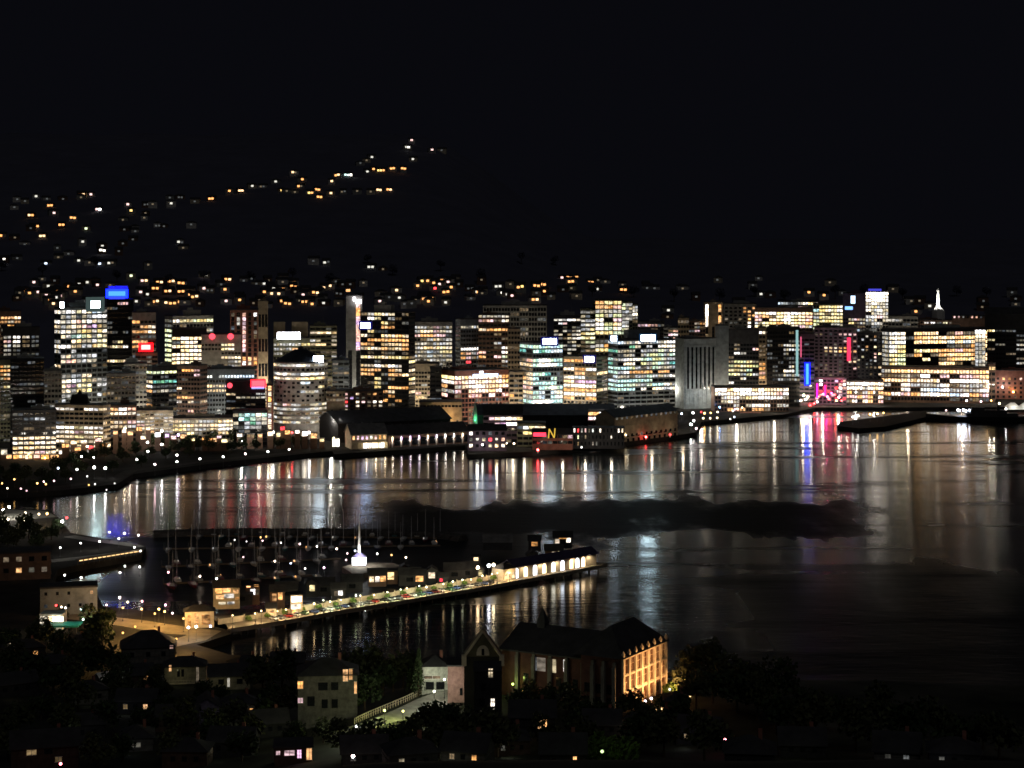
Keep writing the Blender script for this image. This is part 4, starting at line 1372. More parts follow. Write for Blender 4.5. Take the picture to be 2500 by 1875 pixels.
for k in range(12):
    x = -dk_['w'] / 2 + dk_['w'] * (k + .5) / 12
    b = MB()
    b.box(x - 1.4, x + 1.4, -dk_['d'] / 2 - .1, -dk_['d'] / 2 + .1, 0, 4.4)
    b.obj('arch_opening', M_GLASS, dk_)
for k in range(4):
    lamp_light(dk_, (-dk_['w'] / 2 + dk_['w'] * (k + .5) / 4, -dk_['d'] / 2 - 5, 7), (1, .85, .6), 130)

# beacons, strong lamps and small lamps of the mid quay
for i, (x, y, s) in enumerate([(1313, 1098, 40), (1577, 1066, 34), (1636, 1060, 8)]):
    t_ = thing('beacon', 'red harbour beacon at the quay edge, %s from the wharf shed' % ORD[i], 'beacon', P(x, y + 8, 3), 0, 'red beacons along the quay edge')
    b = MB()
    b.cone(0, 0, 0, 1.6, .5, .35, 8)
    b.obj('post', M_WHITE, t_)
    b = MB()
    b.ball((0, 0, 2.3), .8, 8, 6)
    b.obj('lantern', lamp_mat(RED, s), t_)
for i, (x, y, c, s, pw) in enumerate([(1176, 1058, WHITE, 25, 400), (1178, 1086, WHITE, 25, 300), (1172, 1080, WHITE, 8, 0), (1206, 1078, WHITE, 10, 0), (1228, 1062, WHITE, 14, 400), (1236, 1082, WARM, 16, 500),
                                      (1255, 1083, WARM, 14, 0), (1385, 1056, WHITE, 8, 0), (1418, 1040, WHITE, 40, 200), (1410, 1032, BLUE, 12, 0), (1424, 1028, BLUE, 10, 0), (1398, 1028, WARM, 8, 0), (1435, 1045, BLUE, 14, 0), (1453, 1047, WHITE, 10, 0),
                                      (1485, 1046, WHITE, 18, 200), (1498, 1045, WHITE, 18, 200), (1512, 1045, WHITE, 18, 200), (1528, 1062, WARM, 9, 100), (1420, 1092, WHITE, 5, 0)]):
    street_lamp('%s quay lamp between wharf shed and dockside warehouse, %s along the edge' % (COLW[c], ORD[i]), lamp_px(x, y, 5), 5, c, s, .6, pw, 'lamps of the middle quay')
for i, (x, y, c, s, pw) in enumerate([(1108, 1021, RED, 9, 900), (1124, 1019, RED, 12, 1200), (1136, 1012, RED, 5, 900), (1150, 1017, WHITE, 14, 300), (1180, 1020, RED, 6, 600)]):
    street_lamp('%s lamp among the red-lit stalls by the green spire, %s in the cluster' % (COLW[c], ORD[i]), lamp_px(x, y, 8), 8, c, s, .8, pw, 'lamps by the green spire')
for i, (x, y, c, s, pw) in enumerate([(1687, 1036, WHITE, 120, 500), (1694, 1027, WHITE, 30, 0), (1664, 1010, BLUE, 12, 1200), (1692, 1008, WHITE, 26, 1200), (1700, 1046, PINK, 12, 0), (1712, 1006, RED, 6, 300), (1720, 1009, AMBER, 16, 600), (1735, 1008, AMBER, 8, 0),
                                      (1752, 1006, WARM, 12, 400), (1717, 1021, WARM, 7, 0), (1734, 1021, WARM, 7, 0), (1751, 1020, WARM, 7, 0), (1757, 994, (.2, .4, 1), 24, 900), (1783, 1023, WHITE, 3, 0), (1793, 1018, BLUE, 5, 0)]):
    street_lamp('%s lamp right of the arcaded dockside warehouse, %s in the cluster' % (COLW.get(c, 'deep blue'), ORD[i]), lamp_px(x, y, 5), 5, c, s, .7, pw, 'lamps around the bright mast light')
for i, (x, y) in enumerate([(1789, 1003), (1800, 998), (1812, 995), (1822, 991), (1838, 992), (1850, 989), (1868, 990), (1880, 992), (1892, 990), (1905, 988), (1918, 990)]):
    street_lamp('pale lamp on the water edge below the blazing white glass front, %s along' % ORD[i], lamp_px(x, y, 4), 4, WARM if i % 3 else WHITE, 9, .6, 0, 'lamps below the blazing white glass building')
fo = building('long low orange-lit boathouse at the water edge', 1806, 1858, 1008, 1722, fy=1012, fp=10, nb=6, wl='brick', pat=['oooooo'], plant=0, dep=8, lv=3, roof='none', hf=.5, name='boathouse', cat='boathouse')

# red-lit plaza
RP = [(1955, 978, WARM, 40), (1962, 965, (.95, 1, .6), 50), (1967, 975, (.95, 1, .6), 50), (1972, 969, WARM, 40), (1950, 972, WHITE, 30), (1988, 985, RED, 25), (1995, 981, WHITE, 26), (2010, 962, (1, .1, .4), 30), (2020, 968, (1, .1, .4), 26),
      (2030, 960, (1, .05, .3), 30), (2038, 964, RED, 20), (2025, 975, RED, 20), (1978, 990, RED, 20), (2048, 970, PINK, 26), (2055, 978, RED, 20), (1999, 968, RED, 24), (2042, 978, AMBER, 20)]
for i, (x, y, c, s) in enumerate(RP):
    street_lamp('%s lamp of the red-lit plaza below the blue sign, %s of the cluster' % (COLW.get(c, 'greenish' if c[1] > .5 else 'magenta'), ORD[i]), XY(x, 1798) + Vector((0, 0, 3)), Zat(y, 1798) - 3.3, c, s * .8, .85, 900 if c is RED else 120, 'lamps of the red-lit plaza')
rb = building('red-lit theatre front glowing pink and white beside the blue vertical sign', 1990, 2066, 922, 1814, fy=930, fp=8.6, nb=8, wl='purple', pat=['.B...v.p', '.B....pB', '..r..rBp', '.r.r..p.', '.pp.p.p.', 'p..p.r.r'], plant=0, dep=10, lv=2, wf=.7, hf=.6)
lamp_light(rb, (-4, -9, 18), (1, .03, .30), 2600)
sign(rb, 'magenta light strip', 1993, 1997, 936, 972, 1812, (1, .015, .40), 3.5, frame=False)
sign(rb, 'pink light strip', 2012, 2017, 940, 966, 1812, (1, .02, .22), 3, frame=False)
lamp_light(rb, (10, -9, 22), (1, .05, .12), 1500)
# jetty and ship on the right
WT = [(2044, 1040), (2100, 1046), (2160, 1042), (2262, 1018), (2262, 1002), (2160, 1016), (2048, 1030)]
jt = thing('jetty', 'low dark jetty tapering to a point in front of the amber terrace building', 'jetty', P(*WT[0]))
b = MB()
b.prism([tuple(rel(jt, P(*q)))[:2] for q in WT], -4.5, 0)
b.obj('deck', mat('timber_wet', (.02, .018, .016), .95, spec=.02), jt)
for i, (x, y, c, s) in enumerate([(2082, 1018, WHITE, 12), (2095, 1015, WHITE, 14), (2124, 1011, AMBER, 14), (2142, 1010, AMBER, 28), (2157, 1008, AMBER, 8), (2310, 1002, PINK, 4)]):
    street_lamp('%s lamp over the tapering jetty, %s from its tip' % (COLW[c], ORD[i]), lamp_px(x, y, 6), 6, c, s, .7, 60, 'lamps over the tapering jetty')
for i, (x, y, c, s, pw) in enumerate([(2447, 945, WHITE, 50, 6000), (2458, 956, AMBER, 18, 1500), (2474, 957, AMBER, 22, 1500), (2440, 985, WARM, 12, 800), (2456, 998, WHITE, 12, 600), (2420, 978, AMBER, 8, 600), (2395, 980, PINK, 10, 400), (2360, 978, WHITE, 14, 500)]):
    street_lamp('%s lamp on the quay at the far right, %s of the group' % (COLW[c], ORD[i]), lamp_px(x, y, 12 if i == 0 else 7), 12 if i == 0 else 7, c, s, .8, pw, 'lamps on the far-right quay')
for i, x in enumerate((2450, 2482)):
    t_ = thing('marquee', 'white peaked marquee on the far-right quay, %s' % ('half cut by the frame edge' if i else 'nearer the corner tower'), 'marquee', P(x + 22, 1003), 0, 'marquees on the far-right quay')
    b = MB()
    b.hip(-6, 6, -4, 4, 3.4, 7.5, .3)
    b.box(-6, 6, -4, -3.9, 1.4, 3.39)
    b.obj('canopy', M_WHITE, t_)
    for sx in (-5.8, 5.8):
        for sy in (-3.8, 3.8):
            b = MB()
            b.tube((sx, sy, 0), (sx, sy, 3.4), .08)
            b.obj('pole', M_STEEL, t_)
    lamp_light(t_, (0, -7, 5), (1, .95, .85), 1500)


def ship(label, p, rz, L_, deck):
    t_ = thing('ship', label, 'ship', p, rz)
    b = MB()
    n = 14
    sec = []
    for i in range(n + 1):
        k = i / n
        hw = L_ * .075 * (1 - max(0, (k - .62) / .38) ** 2) * (.85 + .15 * min(1, k / .12))
        sh_ = 4.2 + 2.2 * max(0, k - .6) ** 2 / .16
        x = (k - .5) * L_
        sec.append([(x, -hw * .7, -.6), (x, -hw, sh_), (x, hw, sh_), (x, hw * .7, -.6)])
    vs = [q for s in sec for q in s]
    fs = []
    for i in range(n):
        for j in range(4):
            a, c = 4 * i + j, 4 * i + (j + 1) % 4
            fs.append((a, c, c + 4, a + 4))
    fs += [(0, 3, 2, 1), (4 * n, 4 * n + 1, 4 * n + 2, 4 * n + 3)]
    b.add(vs, fs)
    b.obj('hull', mat('hull_dark', (.02, .022, .03), .5), t_)
    b = MB()
    b.box(-L_ * .36, L_ * .12, -L_ * .05, L_ * .05, 4.2, 7.2)
    b.box(-L_ * .26, L_ * .08, -L_ * .042, L_ * .042, 7.2, 9.8)
    b.box(-L_ * .05, L_ * .07, -L_ * .038, L_ * .038, 9.8, 12)
    b.obj('superstructure', wall('dark'), t_)
    b = MB()
    b.cone(-L_ * .18, 0, 9.8, 13.5, 1.6, 1.3, 10)
    b.obj('funnel', wall('black'), t_)
    b = MB()
    b.tube((L_ * .02, 0, 12), (L_ * .02, 0, 18), .2, .08)
    b.tube((L_ * .3, 0, 5), (L_ * .3, 0, 13), .2, .1)
    b.obj('mast', M_STEEL, t_)
    for k in deck:
        b = MB()
        b.ball((k * L_, -L_ * .05 - .4, 8 + (k * 37) % 2), .7, 7, 5)
        b.obj('deck_lamp', lamp_mat(BLUE, 45), t_)
    lamp_light(t_, (0, -L_ * .05 - 2, 9), (.75, .82, 1), 500)
    return t_


ship('dark ship moored at the far right with a cluster of blue-white deck lights', XY(2390, 1675) + Vector((0, 0, 0)), math.pi - .12, 92, (.08, .14, .115, .175, .19, .13))

# kiosks, shop fronts and lit stalls at street level behind the waterfront trees
KI = [(282, 1060, 10, 7, 'o'), (303, 1056, 9, 7, 'W'), (318, 1062, 12, 8, 'o'), (338, 1052, 16, 9, 'o'), (362, 1050, 10, 8, 'w'), (408, 1068, 9, 9, 'v'), (424, 1072, 12, 8, 'p'), (448, 1070, 14, 9, 'o'), (470, 1076, 10, 6, 'y'),
      (520, 1078, 22, 8, 'o'), (548, 1080, 14, 8, 'y'), (612, 1068, 16, 7, 'd'), (660, 1064, 12, 10, 'W'), (682, 1066, 14, 8, 'y'), (702, 1060, 12, 9, 'o'), (726, 1058, 10, 8, 'W'), (744, 1064, 12, 10, 'B'), (766, 1070, 14, 12, 'o'), (786, 1078, 10, 6, 'y'), (820, 1090, 16, 18, 'B'),
      (180, 1084, 14, 8, 'w'), (205, 1082, 12, 7, 'W'), (240, 1078, 14, 8, 'p'), (160, 1092, 16, 8, 'o'), (110, 1130, 18, 9, 'o'), (70, 1126, 16, 9, 'w'), (40, 1134, 14, 9, 'o'), (10, 1110, 14, 12, 'l'), (135, 1122, 22, 8, 'o'), (22, 1122, 12, 8, 'o'), (55, 1140, 16, 7, 'w'), (90, 1138, 14, 7, 'p'), (150, 1108, 12, 8, 'W'), (190, 1100, 14, 7, 'o'), (222, 1096, 10, 7, 'r'), (255, 1090, 12, 7, 'o'), (350, 1072, 12, 7, 'W'), (385, 1066, 12, 9, 'B'), (500, 1074, 12, 6, 'o'), (535, 1070, 10, 6, 'p'), (585, 1066, 12, 7, 'W'), (635, 1068, 10, 7, 'o'), (690, 1050, 10, 8, 'r')]
KW = {'r': 'red', 'o': 'amber', 'W': 'white', 'w': 'cream', 'v': 'violet', 'p': 'pink', 'y': 'yellow', 'd': 'dim amber', 'B': 'blazing white', 'l': 'pale'}
for i, (x, y, w_, h_, ch) in enumerate(sorted(KI)):
    k = 1345.0 if x < 170 else 1366 if x < 270 else 1384 if x < 335 else 1402
    if x > 560:
        k = 1418 if x < 800 else 1432
    k -= 6
    p = XY(x, k)
    t_ = thing('kiosk', 'small street kiosk with a glowing %s front, %s from the left frame edge' % (KW[ch], ORDN(i)), 'kiosk', (p.x, p.y, 3), -math.atan(p.x / p.y), 'kiosks along the quay street')
    ww, zt_ = w_ * k / F, max(3.2, Zat(y - h_, k) - 3)
    zb_ = max(.5, Zat(y, k) - 3)
    b = MB()
    b.box(-ww / 2 - .3, ww / 2 + .3, 0, 4, 0, zt_ + .3)
    b.obj('wall', wall('brown'), t_)
    b = MB()
    b.box(-ww / 2 - .6, ww / 2 + .6, -.8, 4.2, zt_ + .3, zt_ + .6)
    b.obj('roof', M_ROOFG, t_)
    put_window(t_, ww, min(h_ * k / F, zt_ - .4), (0, -.05, zt_ - min(h_ * k / F, zt_ - .4) / 2), 0, ch, 3, 'shop_front')
    if i % 2:
        lamp_light(t_, (0, -3, zt_), (1, .7, .4), 260)

# ================================================================ PIER, MARINA AND LEFT SHORE
# pier shed with nine glowing bays
s0 = 0
def s_of(px):
    best = min(range(0, int(PIERL)), key=lambda s: abs(PX(pier_at(s))[0] - px))
    return best


sA, sB = s_of(1278), s_of(1466)
c0 = pier_at((sA + sB) / 2, 8)
ps = thing('pier_shed', 'long shed at the pier head with nine glowing white and amber bays', 'shed', c0, PANG)
L_ = sB - sA
b = MB()
b.box(-L_ / 2, L_ / 2, -3.4, 4.5, 0, 6.0)
b.obj('wall', wall('cream'), ps)
b = MB()
b.gable(-L_ / 2, L_ / 2, -3.4, 4.5, 6, 8.2, ov=1.0)
b.obj('roof', mat('roof_violet', (.07, .06, .12), .6), ps)
for k, (px, ch) in enumerate([(1283, 'b'), (1304, 'w'), (1326, 'b'), (1348, 'w'), (1369, 'W'), (1391, 'b'), (1412, 'o'), (1425, 'b'), (1437, 'w')]):
    x = s_of(px) + 1.0 - (sA + sB) / 2
    q = rel(ps, pier_at(s_of(px), 4))
    x = q.x
    b = MB()
    w_ = 1.15
    pts = [(-w_, 0), (w_, 0), (w_, 3.2)] + [(w_ * math.cos(a), 3.2 + 1.2 * math.sin(a)) for a in (.5, 1.05, 1.57, 2.1, 2.64)] + [(-w_, 3.2)]
    b.add([(x + u, -3.55, v + .2) for u, v in pts] + [(x + u, -3.3, v + .2) for u, v in pts], [list(range(len(pts)))] + [(i, i + len(pts), (i + 1) % len(pts) + len(pts), (i + 1) % len(pts)) for i in range(len(pts))])
    b.obj('lit_arch', emis('arch_' + ch, {'b': (.85, .9, 1), 'w': (1, .72, .42), 'W': (1, .93, .75), 'o': (1, .62, .3)}[ch], 4.5), ps)
for k in range(5):
    lamp_light(ps, (-L_ / 2 + L_ * (k + .5) / 5, -5.0, 5.2), (1, .78, .5), 900, 'eaves_light', .3, 165, (-L_ / 2 + L_ * (k + .5) / 5, -5.0, 0))
hd2 = s_of(1262)
q = pier_at(hd2, 8)
t_ = thing('pier_kiosk', 'amber-lit square kiosk at the landward end of the glowing pier shed', 'kiosk', q, PANG)
b = MB()
b.box(-4, 4, -3.4, 4, 0, 5.2)
b.obj('wall', wall('cream'), t_)
b = MB()
b.hip(-4, 4, -3.4, 4, 5.2, 7.4)
b.obj('roof', M_ROOF, t_)
for x in (-2.2, 0, 2.2):
    put_window(t_, 1.2, 2.6, (x, -3.43, 2), 0, 'w', 1)
lamp_light(t_, (0, -6, 4.5), (1, .65, .3), 220)

# lamps along the pier
cols = [(1, .70, .36), (.93, 1, .6), (.96, .98, .66), (1, .66, .38), (.9, 1, .62), (1, .9, .6)]
nl = 26
for i in range(nl):
    s = 6 + (sA - 14) * i / (nl - 1) + R.uniform(-2.5, 2.5)
    c = cols[0] if i < 6 or i > 21 else cols[(i * 7) % 6]
    nm = 'amber' if c[1] < .8 else 'greenish yellow'
    street_lamp('%s low lamp on the long pier, %s from the landward end' % (nm, ORD[i]), pier_at(s, 1.6 + R.random()), R.uniform(3.5, 4.8), c, R.choice((6, 9, 13, 18)), .28, 2000, 'lamps along the long pier', down=152)
for i, px in enumerate((1205, 1232, 1245)):
    street_lamp('tall %s lamp just before the glowing pier shed, %s of three' % (('amber', 'bluish white', 'warm')[i], ORD[i]), pier_at(s_of(px), 10), 6.5, ((1, .7, .4), (.85, .88, 1), (1, .8, .5))[i], 26, .7, 200, 'tall lamps before the pier shed')

# parked cars
CARC = [('silver', (.45, .46, .47)), ('white', (.7, .7, .68)), ('black', (.02, .02, .022)), ('red', (.35, .03, .03)), ('blue', (.05, .09, .25)), ('grey', (.16, .17, .18)), ('green', (.06, .15, .08))]


def make_car(label, col, cn, p, rz, group):
    t_ = thing('parked_car', label, 'car', p, rz, group)
    pm = mat('carpaint_' + cn, col, .3, var=.05, spec=.6)
    if 'car' not in WMESH:
        b = MB()
        prof = [(-2.1, .35), (2.1, .35), (2.15, .75), (1.2, .92), (-1.9, .98), (-2.15, .7)]
        n = len(prof)
        b.add([(x, -.85, z) for x, z in prof] + [(x, .85, z) for x, z in prof], [list(range(n)), list(range(n, 2 * n))[::-1]] + [(i, n + i, n + (i + 1) % n, (i + 1) % n) for i in range(n)])
        prof = [(-1.0, 1.44), (.35, 1.46), (.42, 1.5), (-1.08, 1.48)]
        b.add([(x, -.66, z) for x, z in prof] + [(x, .66, z) for x, z in prof], [list(range(4)), list(range(4, 8))[::-1]] + [(i, 4 + i, 4 + (i + 1) % 4, (i + 1) % 4) for i in range(4)])
        WMESH['car'] = b.mesh('body', [M_STEEL])
        b = MB()
        v0 = [(-1.75, -.8, .97), (1.15, -.8, .92), (1.15, .8, .92), (-1.75, .8, .97), (-1.0, -.66, 1.44), (.35, -.66, 1.46), (.35, .66, 1.46), (-1.0, .66, 1.44)]
        b.add(v0, [(0, 3, 2, 1), (4, 5, 6, 7), (0, 1, 5, 4), (1, 2, 6, 5), (2, 3, 7, 6), (3, 0, 4, 7)])
        WMESH['carglass'] = b.mesh('windows', [M_GLASS])
        b = MB()
        b.tube((0, -.12, 0), (0, .12, 0), .33, n=10)
        b.tube((0, -.13, 0), (0, .13, 0), .18, n=8)
        WMESH['wheel'] = b.mesh('wheel', [mat('tyre', (.015, .015, .015), .9)])
    o = link('body', WMESH['car'], t_)
    o.material_slots[0].link = 'OBJECT'
    o.material_slots[0].material = pm
    link('windscreen', WMESH['carglass'], t_)
    for x in (-1.3, 1.3):
        for y in (-.78, .78):
            link('wheel', WMESH['wheel'], t_, (x, y, .33))
    return t_


nc = 30
for i in range(nc):
    s = s_of(690) + (s_of(1215) - s_of(690)) * i / (nc - 1) + R.uniform(-.6, .6)
    cn, col = CARC[(i * 5 + i // 7) % 7]
    make_car('%s car parked across the long pier, %s from the landward end' % (cn, ORD[i]), col, cn, pier_at(s, 5.5 + R.uniform(-.3, .3)), PANG + math.pi / 2 + R.uniform(-.06, .06), 'cars parked along the long pier')
# planters with low shrubs between them on the pier
for i in range(16):
    s = s_of(640) + (s_of(1240) - s_of(640)) * i / 15
    tree('low bright-leaved shrub on the long pier among the parked cars, %s from the landward end' % ORD[i], pier_at(s, 9), 5, .55, 'shrubs along the long pier', 'shrub', 'shrub')


hw_ = thing('boundary_wall', 'low olive-lit wall running along the pier behind the parked cars', 'wall', pier_at(s_of(640), 11.5), 0)
b = MB()
for a_ in range(s_of(575), s_of(1250), 6):
    p, q = rel(hw_, pier_at(a_, 11.5)), rel(hw_, pier_at(a_ + 5.6, 11.5))
    b.prism([(p.x, p.y), (q.x, q.y), (q.x + pnor.x * .3, q.y + pnor.y * .3), (p.x + pnor.x * .3, p.y + pnor.y * .3)], 0, 2.0 + .25 * math.sin(a_ * .7))
b.obj('panels', wall('cream'), hw_)
b = MB()
for a_ in range(s_of(575), s_of(1250), 6):
    p = rel(hw_, pier_at(a_ - .2, 11.4))
    b.cone(p.x, p.y, 0, 2.6, .28, .24, 6)
b.obj('wall_posts', wall('cream'), hw_)

# boat sheds and houses behind the pier, each with its own lit windows
def hut(label, px, py, wp, hp, wl, wins, name='boat_shed', cat='boat shed', roof='gable', dep=7, z=3.0, yaw=0.0, roofm=None, rise=None, pw=0):
    """small house: pixel of its front base centre, width and wall height in pixels; wins = (u, v, w, h, colour) in wall fractions"""
    p = P(px, py, z)
    w, h = wp * p.y / F, hp * p.y / F
    t_ = thing(name, label, cat, p, -math.atan(p.x / p.y) + yaw)
    b = MB()
    b.box(-w / 2, w / 2, 0, dep, -1.5, h)
    rs = rise if rise is not None else min(w, dep) * .3
    if roof == 'gable':
        b.add([(x, y, zz_) for x in (-w / 2, w / 2 - .02) for y, zz_ in ((0, h), (dep, h), (dep / 2, h + rs))], [(0, 2, 1), (3, 4, 5), (0, 1, 4, 3), (1, 2, 5, 4), (2, 0, 3, 5)])
    elif roof == 'front':
        b.add([(x, y, zz_) for y in (0.02, dep - .02) for x, zz_ in ((-w / 2, h), (w / 2, h), (0, h + rs))], [(0, 1, 2), (3, 5, 4), (0, 3, 4, 1), (1, 4, 5, 2), (2, 5, 3, 0)])
    b.obj('wall', wall(wl), t_)
    b = MB()
    if roof == 'gable':
        b.gable(-w / 2, w / 2, 0, dep, h, h + rs + .2, ov=.5, th=.25)
    elif roof == 'front':
        b.gable(-w / 2, w / 2, 0, dep, h, h + rs + .2, ov=.5, th=.25, axis='y')
    elif roof == 'hip':
        b.hip(-w / 2, w / 2, 0, dep, h, h + rs)
    else:
        b.box(-w / 2 - .2, w / 2 + .2, -.2, dep + .2, h, h + .35)
    b.obj('roof', roofm or M_ROOF, t_)
    for u, v, ww, hh, ch in wins:
        put_window(t_, ww * w, hh * h, ((u - .5) * w, -.02, v * h), 0, ch)
    if pw:
        lamp_light(t_, (0, -3, h * .8), (1, .7, .35), pw)
    t_['w'], t_['h'] = w, h
    return t_


hut('two-storey amber-lit boat club with tall glazing beside the pier root', 553, 1478, 64, 46, 'cream', [(.2, .78, .26, .26, 'o'), (.5, .82, .3, .26, 'o'), (.85, .72, .2, .2, 'o'), (.25, .45, .28, .2, 'o'), (.6, .5, .36, .22, 'W'), (.9, .36, .14, .14, 'o'), (.5, .12, .6, .14, 'l')],
    'boat_club', 'boat club', pw=150)
hut('columned amber entrance building at the root of the pier', 487, 1533, 70, 40, 'cream', [(.15, .45, .12, .7, 'o'), (.4, .5, .14, .8, 'o'), (.72, .5, .3, .6, 'o')], 'entrance_building', 'building', 'hip', pw=260)
hut('small shed with one bright round-topped window', 617, 1468, 34, 38, 'brown', [(.5, .6, .32, .36, 'W'), (.85, .6, .2, .36, 'd'), (.2, .97, .3, .14, 'o'), (.75, 1.0, .3, .14, 'o')], roof='flat')
hut('shed with two upright amber windows', 677, 1478, 36, 36, 'brown', [(.3, .55, .3, .5, 'o'), (.7, .62, .3, .5, 'o')])
hut('pale cabin with a small lit side window near the pier', 662, 1507, 24, 24, 'cream', [(.5, .5, .6, .5, 'o')], pw=30)
hut('tall two-level shed blazing white and amber close to the pier', 724, 1497, 30, 44, 'cream', [(.5, .78, .8, .3, 'B'), (.85, .68, .2, .3, 'o'), (.45, .36, .76, .28, 'W'), (.3, .1, .3, .16, 'o')], roof='flat', pw=160)
hut('dark shed with one small golden triangular window', 762, 1450, 28, 26, 'dark', [(.5, .55, .45, .55, 'y')], roof='front')
hut('dark shed with a paired tan and white window', 826, 1462, 34, 26, 'dark', [(.35, .5, .28, .45, 'd'), (.65, .55, .3, .45, 'W')])
hut('shed with a wide bright amber front under the lit mast jetty', 921, 1424, 44, 22, 'brown', [(.35, .45, .55, .6, 'W'), (.82, .5, .3, .6, 'o')], pw=30)
hut('shed with a cream boarded door glowing beside the wide amber front', 958, 1418, 26, 24, 'brown', [(.35, .5, .6, .7, 'w')], roof='flat')
hut('shed with a tall orange doorway', 988, 1414, 24, 28, 'brown', [(.3, .52, .5, .7, 'o')], roof='front')
hut('shed with a dull golden window', 1024, 1424, 30, 22, 'dark', [(.5, .5, .6, .6, 'o')])
hut('shed with a bright cream window beyond the dull golden one', 1054, 1420, 28, 26, 'dark', [(.5, .6, .55, .55, 'w')], roof='front')
hut('dark shed with one red-tinted pane beside the cream window', 1082, 1424, 24, 16, 'dark', [(.3, .5, .3, .5, 'r')])
hut('narrow shed with a tall lit stair window', 1162, 1394, 22, 34, 'dark', [(.5, .72, .5, .5, 'w'), (.4, .3, .3, .2, 'd')], roof='flat')
hut('narrow shed with a single golden door near the pier shed', 1173, 1410, 18, 20, 'dark', [(.5, .55, .5, .7, 'y')], roof='front')
hut('cabin with a golden window beyond the pier shed', 1305, 1338, 30, 20, 'dark', [(.5, .5, .5, .5, 'o')])
hut('cabin with a lit veranda and two lamps beyond the pier shed', 1374, 1332, 46, 22, 'dark', [(.2, .5, .24, .5, 'w'), (.5, .85, .4, .2, 'o'), (.8, .6, .22, .5, 'W')])
hut('low cabin with warm crooked windows behind the pier shed', 1352, 1368, 44, 26, 'brown', [(.2, .4, .26, .4, 'y'), (.6, .55, .4, .5, 'w'), (.85, .75, .2, .3, 'y')])
hut('cabin with a small golden window behind the head of the pier shed', 1298, 1374, 26, 20, 'dark', [(.5, .5, .45, .5, 'y')], roof='front')
hut('dark dormant shed roofed in faint grey', 1215, 1336, 70, 14, 'dark', [], dep=9, roofm=M_ROOFG)
for i, px in enumerate((590, 700, 790, 860, 1000, 1110, 1140)):
    hut('unlit dark boat shed behind the parked cars, %s from the pier root' % ORD[i], px, 1470 - (px - 590) * .115, 52, 20, 'dark', [(.5, .4, .3, .5, '.')], dep=8)

# glowing mast and drum on its own small jetty
jm = thing('jetty', 'small wedge-shaped jetty lit by the white mast', 'jetty', P(877, 1385, 2.4))
b = MB()
b.prism([tuple(rel(jm, P(x, y, 2.4)))[:2] for x, y in ((835, 1384), (862, 1402), (900, 1398), (985, 1384), (960, 1374), (880, 1372))], -4, 0)
b.obj('deck', M_PAVE, jm)
mt = thing('beacon_mast', 'tall white mast glowing above a bright square white drum', 'mast', P(877, 1380, 2.4))
hD = mt.location.y
b = MB()
b.box(-3.1, 3.1, -2.6, 2.6, .5, .5 + 17 * hD / F)
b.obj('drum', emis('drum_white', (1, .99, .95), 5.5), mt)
b = MB()
b.box(-3.3, 3.3, -2.8, 2.8, 0, .5)
b.add([(-3.3, -2.8, 3.95), (3.3, -2.8, 3.95), (3.3, 2.8, 3.95), (-3.3, 2.8, 3.95), (-.8, -.8, 6), (.8, -.8, 6), (.8, .8, 6), (-.8, .8, 6)], [(0, 1, 5, 4), (1, 2, 6, 5), (2, 3, 7, 6), (3, 0, 4, 7), (4, 5, 6, 7), (0, 3, 2, 1)])
b.obj('drum_frame', mat('roof_indigo', (.10, .09, .2), .5), mt)
b = MB()
b.cone(0, 0, 6, 11, .72, .6, 10)
b.cone(0, 0, 11, 18.5, .6, .38, 10)
b.cone(0, 0, 18.5, 28, .25, .06, 8)
b.obj('mast', M_WHITE, mt)
lamp_light(mt, (0, -3.2, 6.6), (1, .97, .9), 1500, 'mast_floodlight', .3)
lamp_light(mt, (3, -2.5, 6.6), (1, .97, .9), 900, 'mast_floodlight', .3)
lamp_light(mt, (2, -5, 3.0), (1, .97, .88), 300, 'mast_floodlight', .3)

# yachts
HULLC = [('white', (.62, .62, .6)), ('navy', (.03, .04, .09)), ('cream', (.55, .5, .4)), ('grey', (.25, .26, .27)), ('maroon', (.16, .03, .04)), ('teal', (.05, .16, .17))]


def hull_mesh(L_, m):
    b = MB()
    n = 8
    vs = []
    for i in range(n + 1):
        k = i / n
        hw = L_ * .155 * math.sin(math.pi * min(1, .18 + .82 * k) * .98) ** .7 if k < 1 else .03
        hw = L_ * .155 * (1 - max(0, (k - .45) / .55) ** 2.2) * (.8 + .2 * min(1, k / .3)) + .02
        zt_ = .95 + .35 * k * k
        x = (k - .5) * L_
        vs += [(x, 0, -.35), (x, -hw * .75, .1), (x, -hw, zt_), (x, hw, zt_), (x, hw * .75, .1)]
    fs = []
    for i in range(n):
        for j in range(5):
            a, c = 5 * i + j, 5 * i + (j + 1) % 5
            fs.append((a, a + 5, c + 5, c))
    fs += [(0, 1, 2, 3, 4), tuple(range(5 * n + 4, 5 * n - 1, -1))]
    b.add(vs, fs)
    return b.mesh('hull', [m])


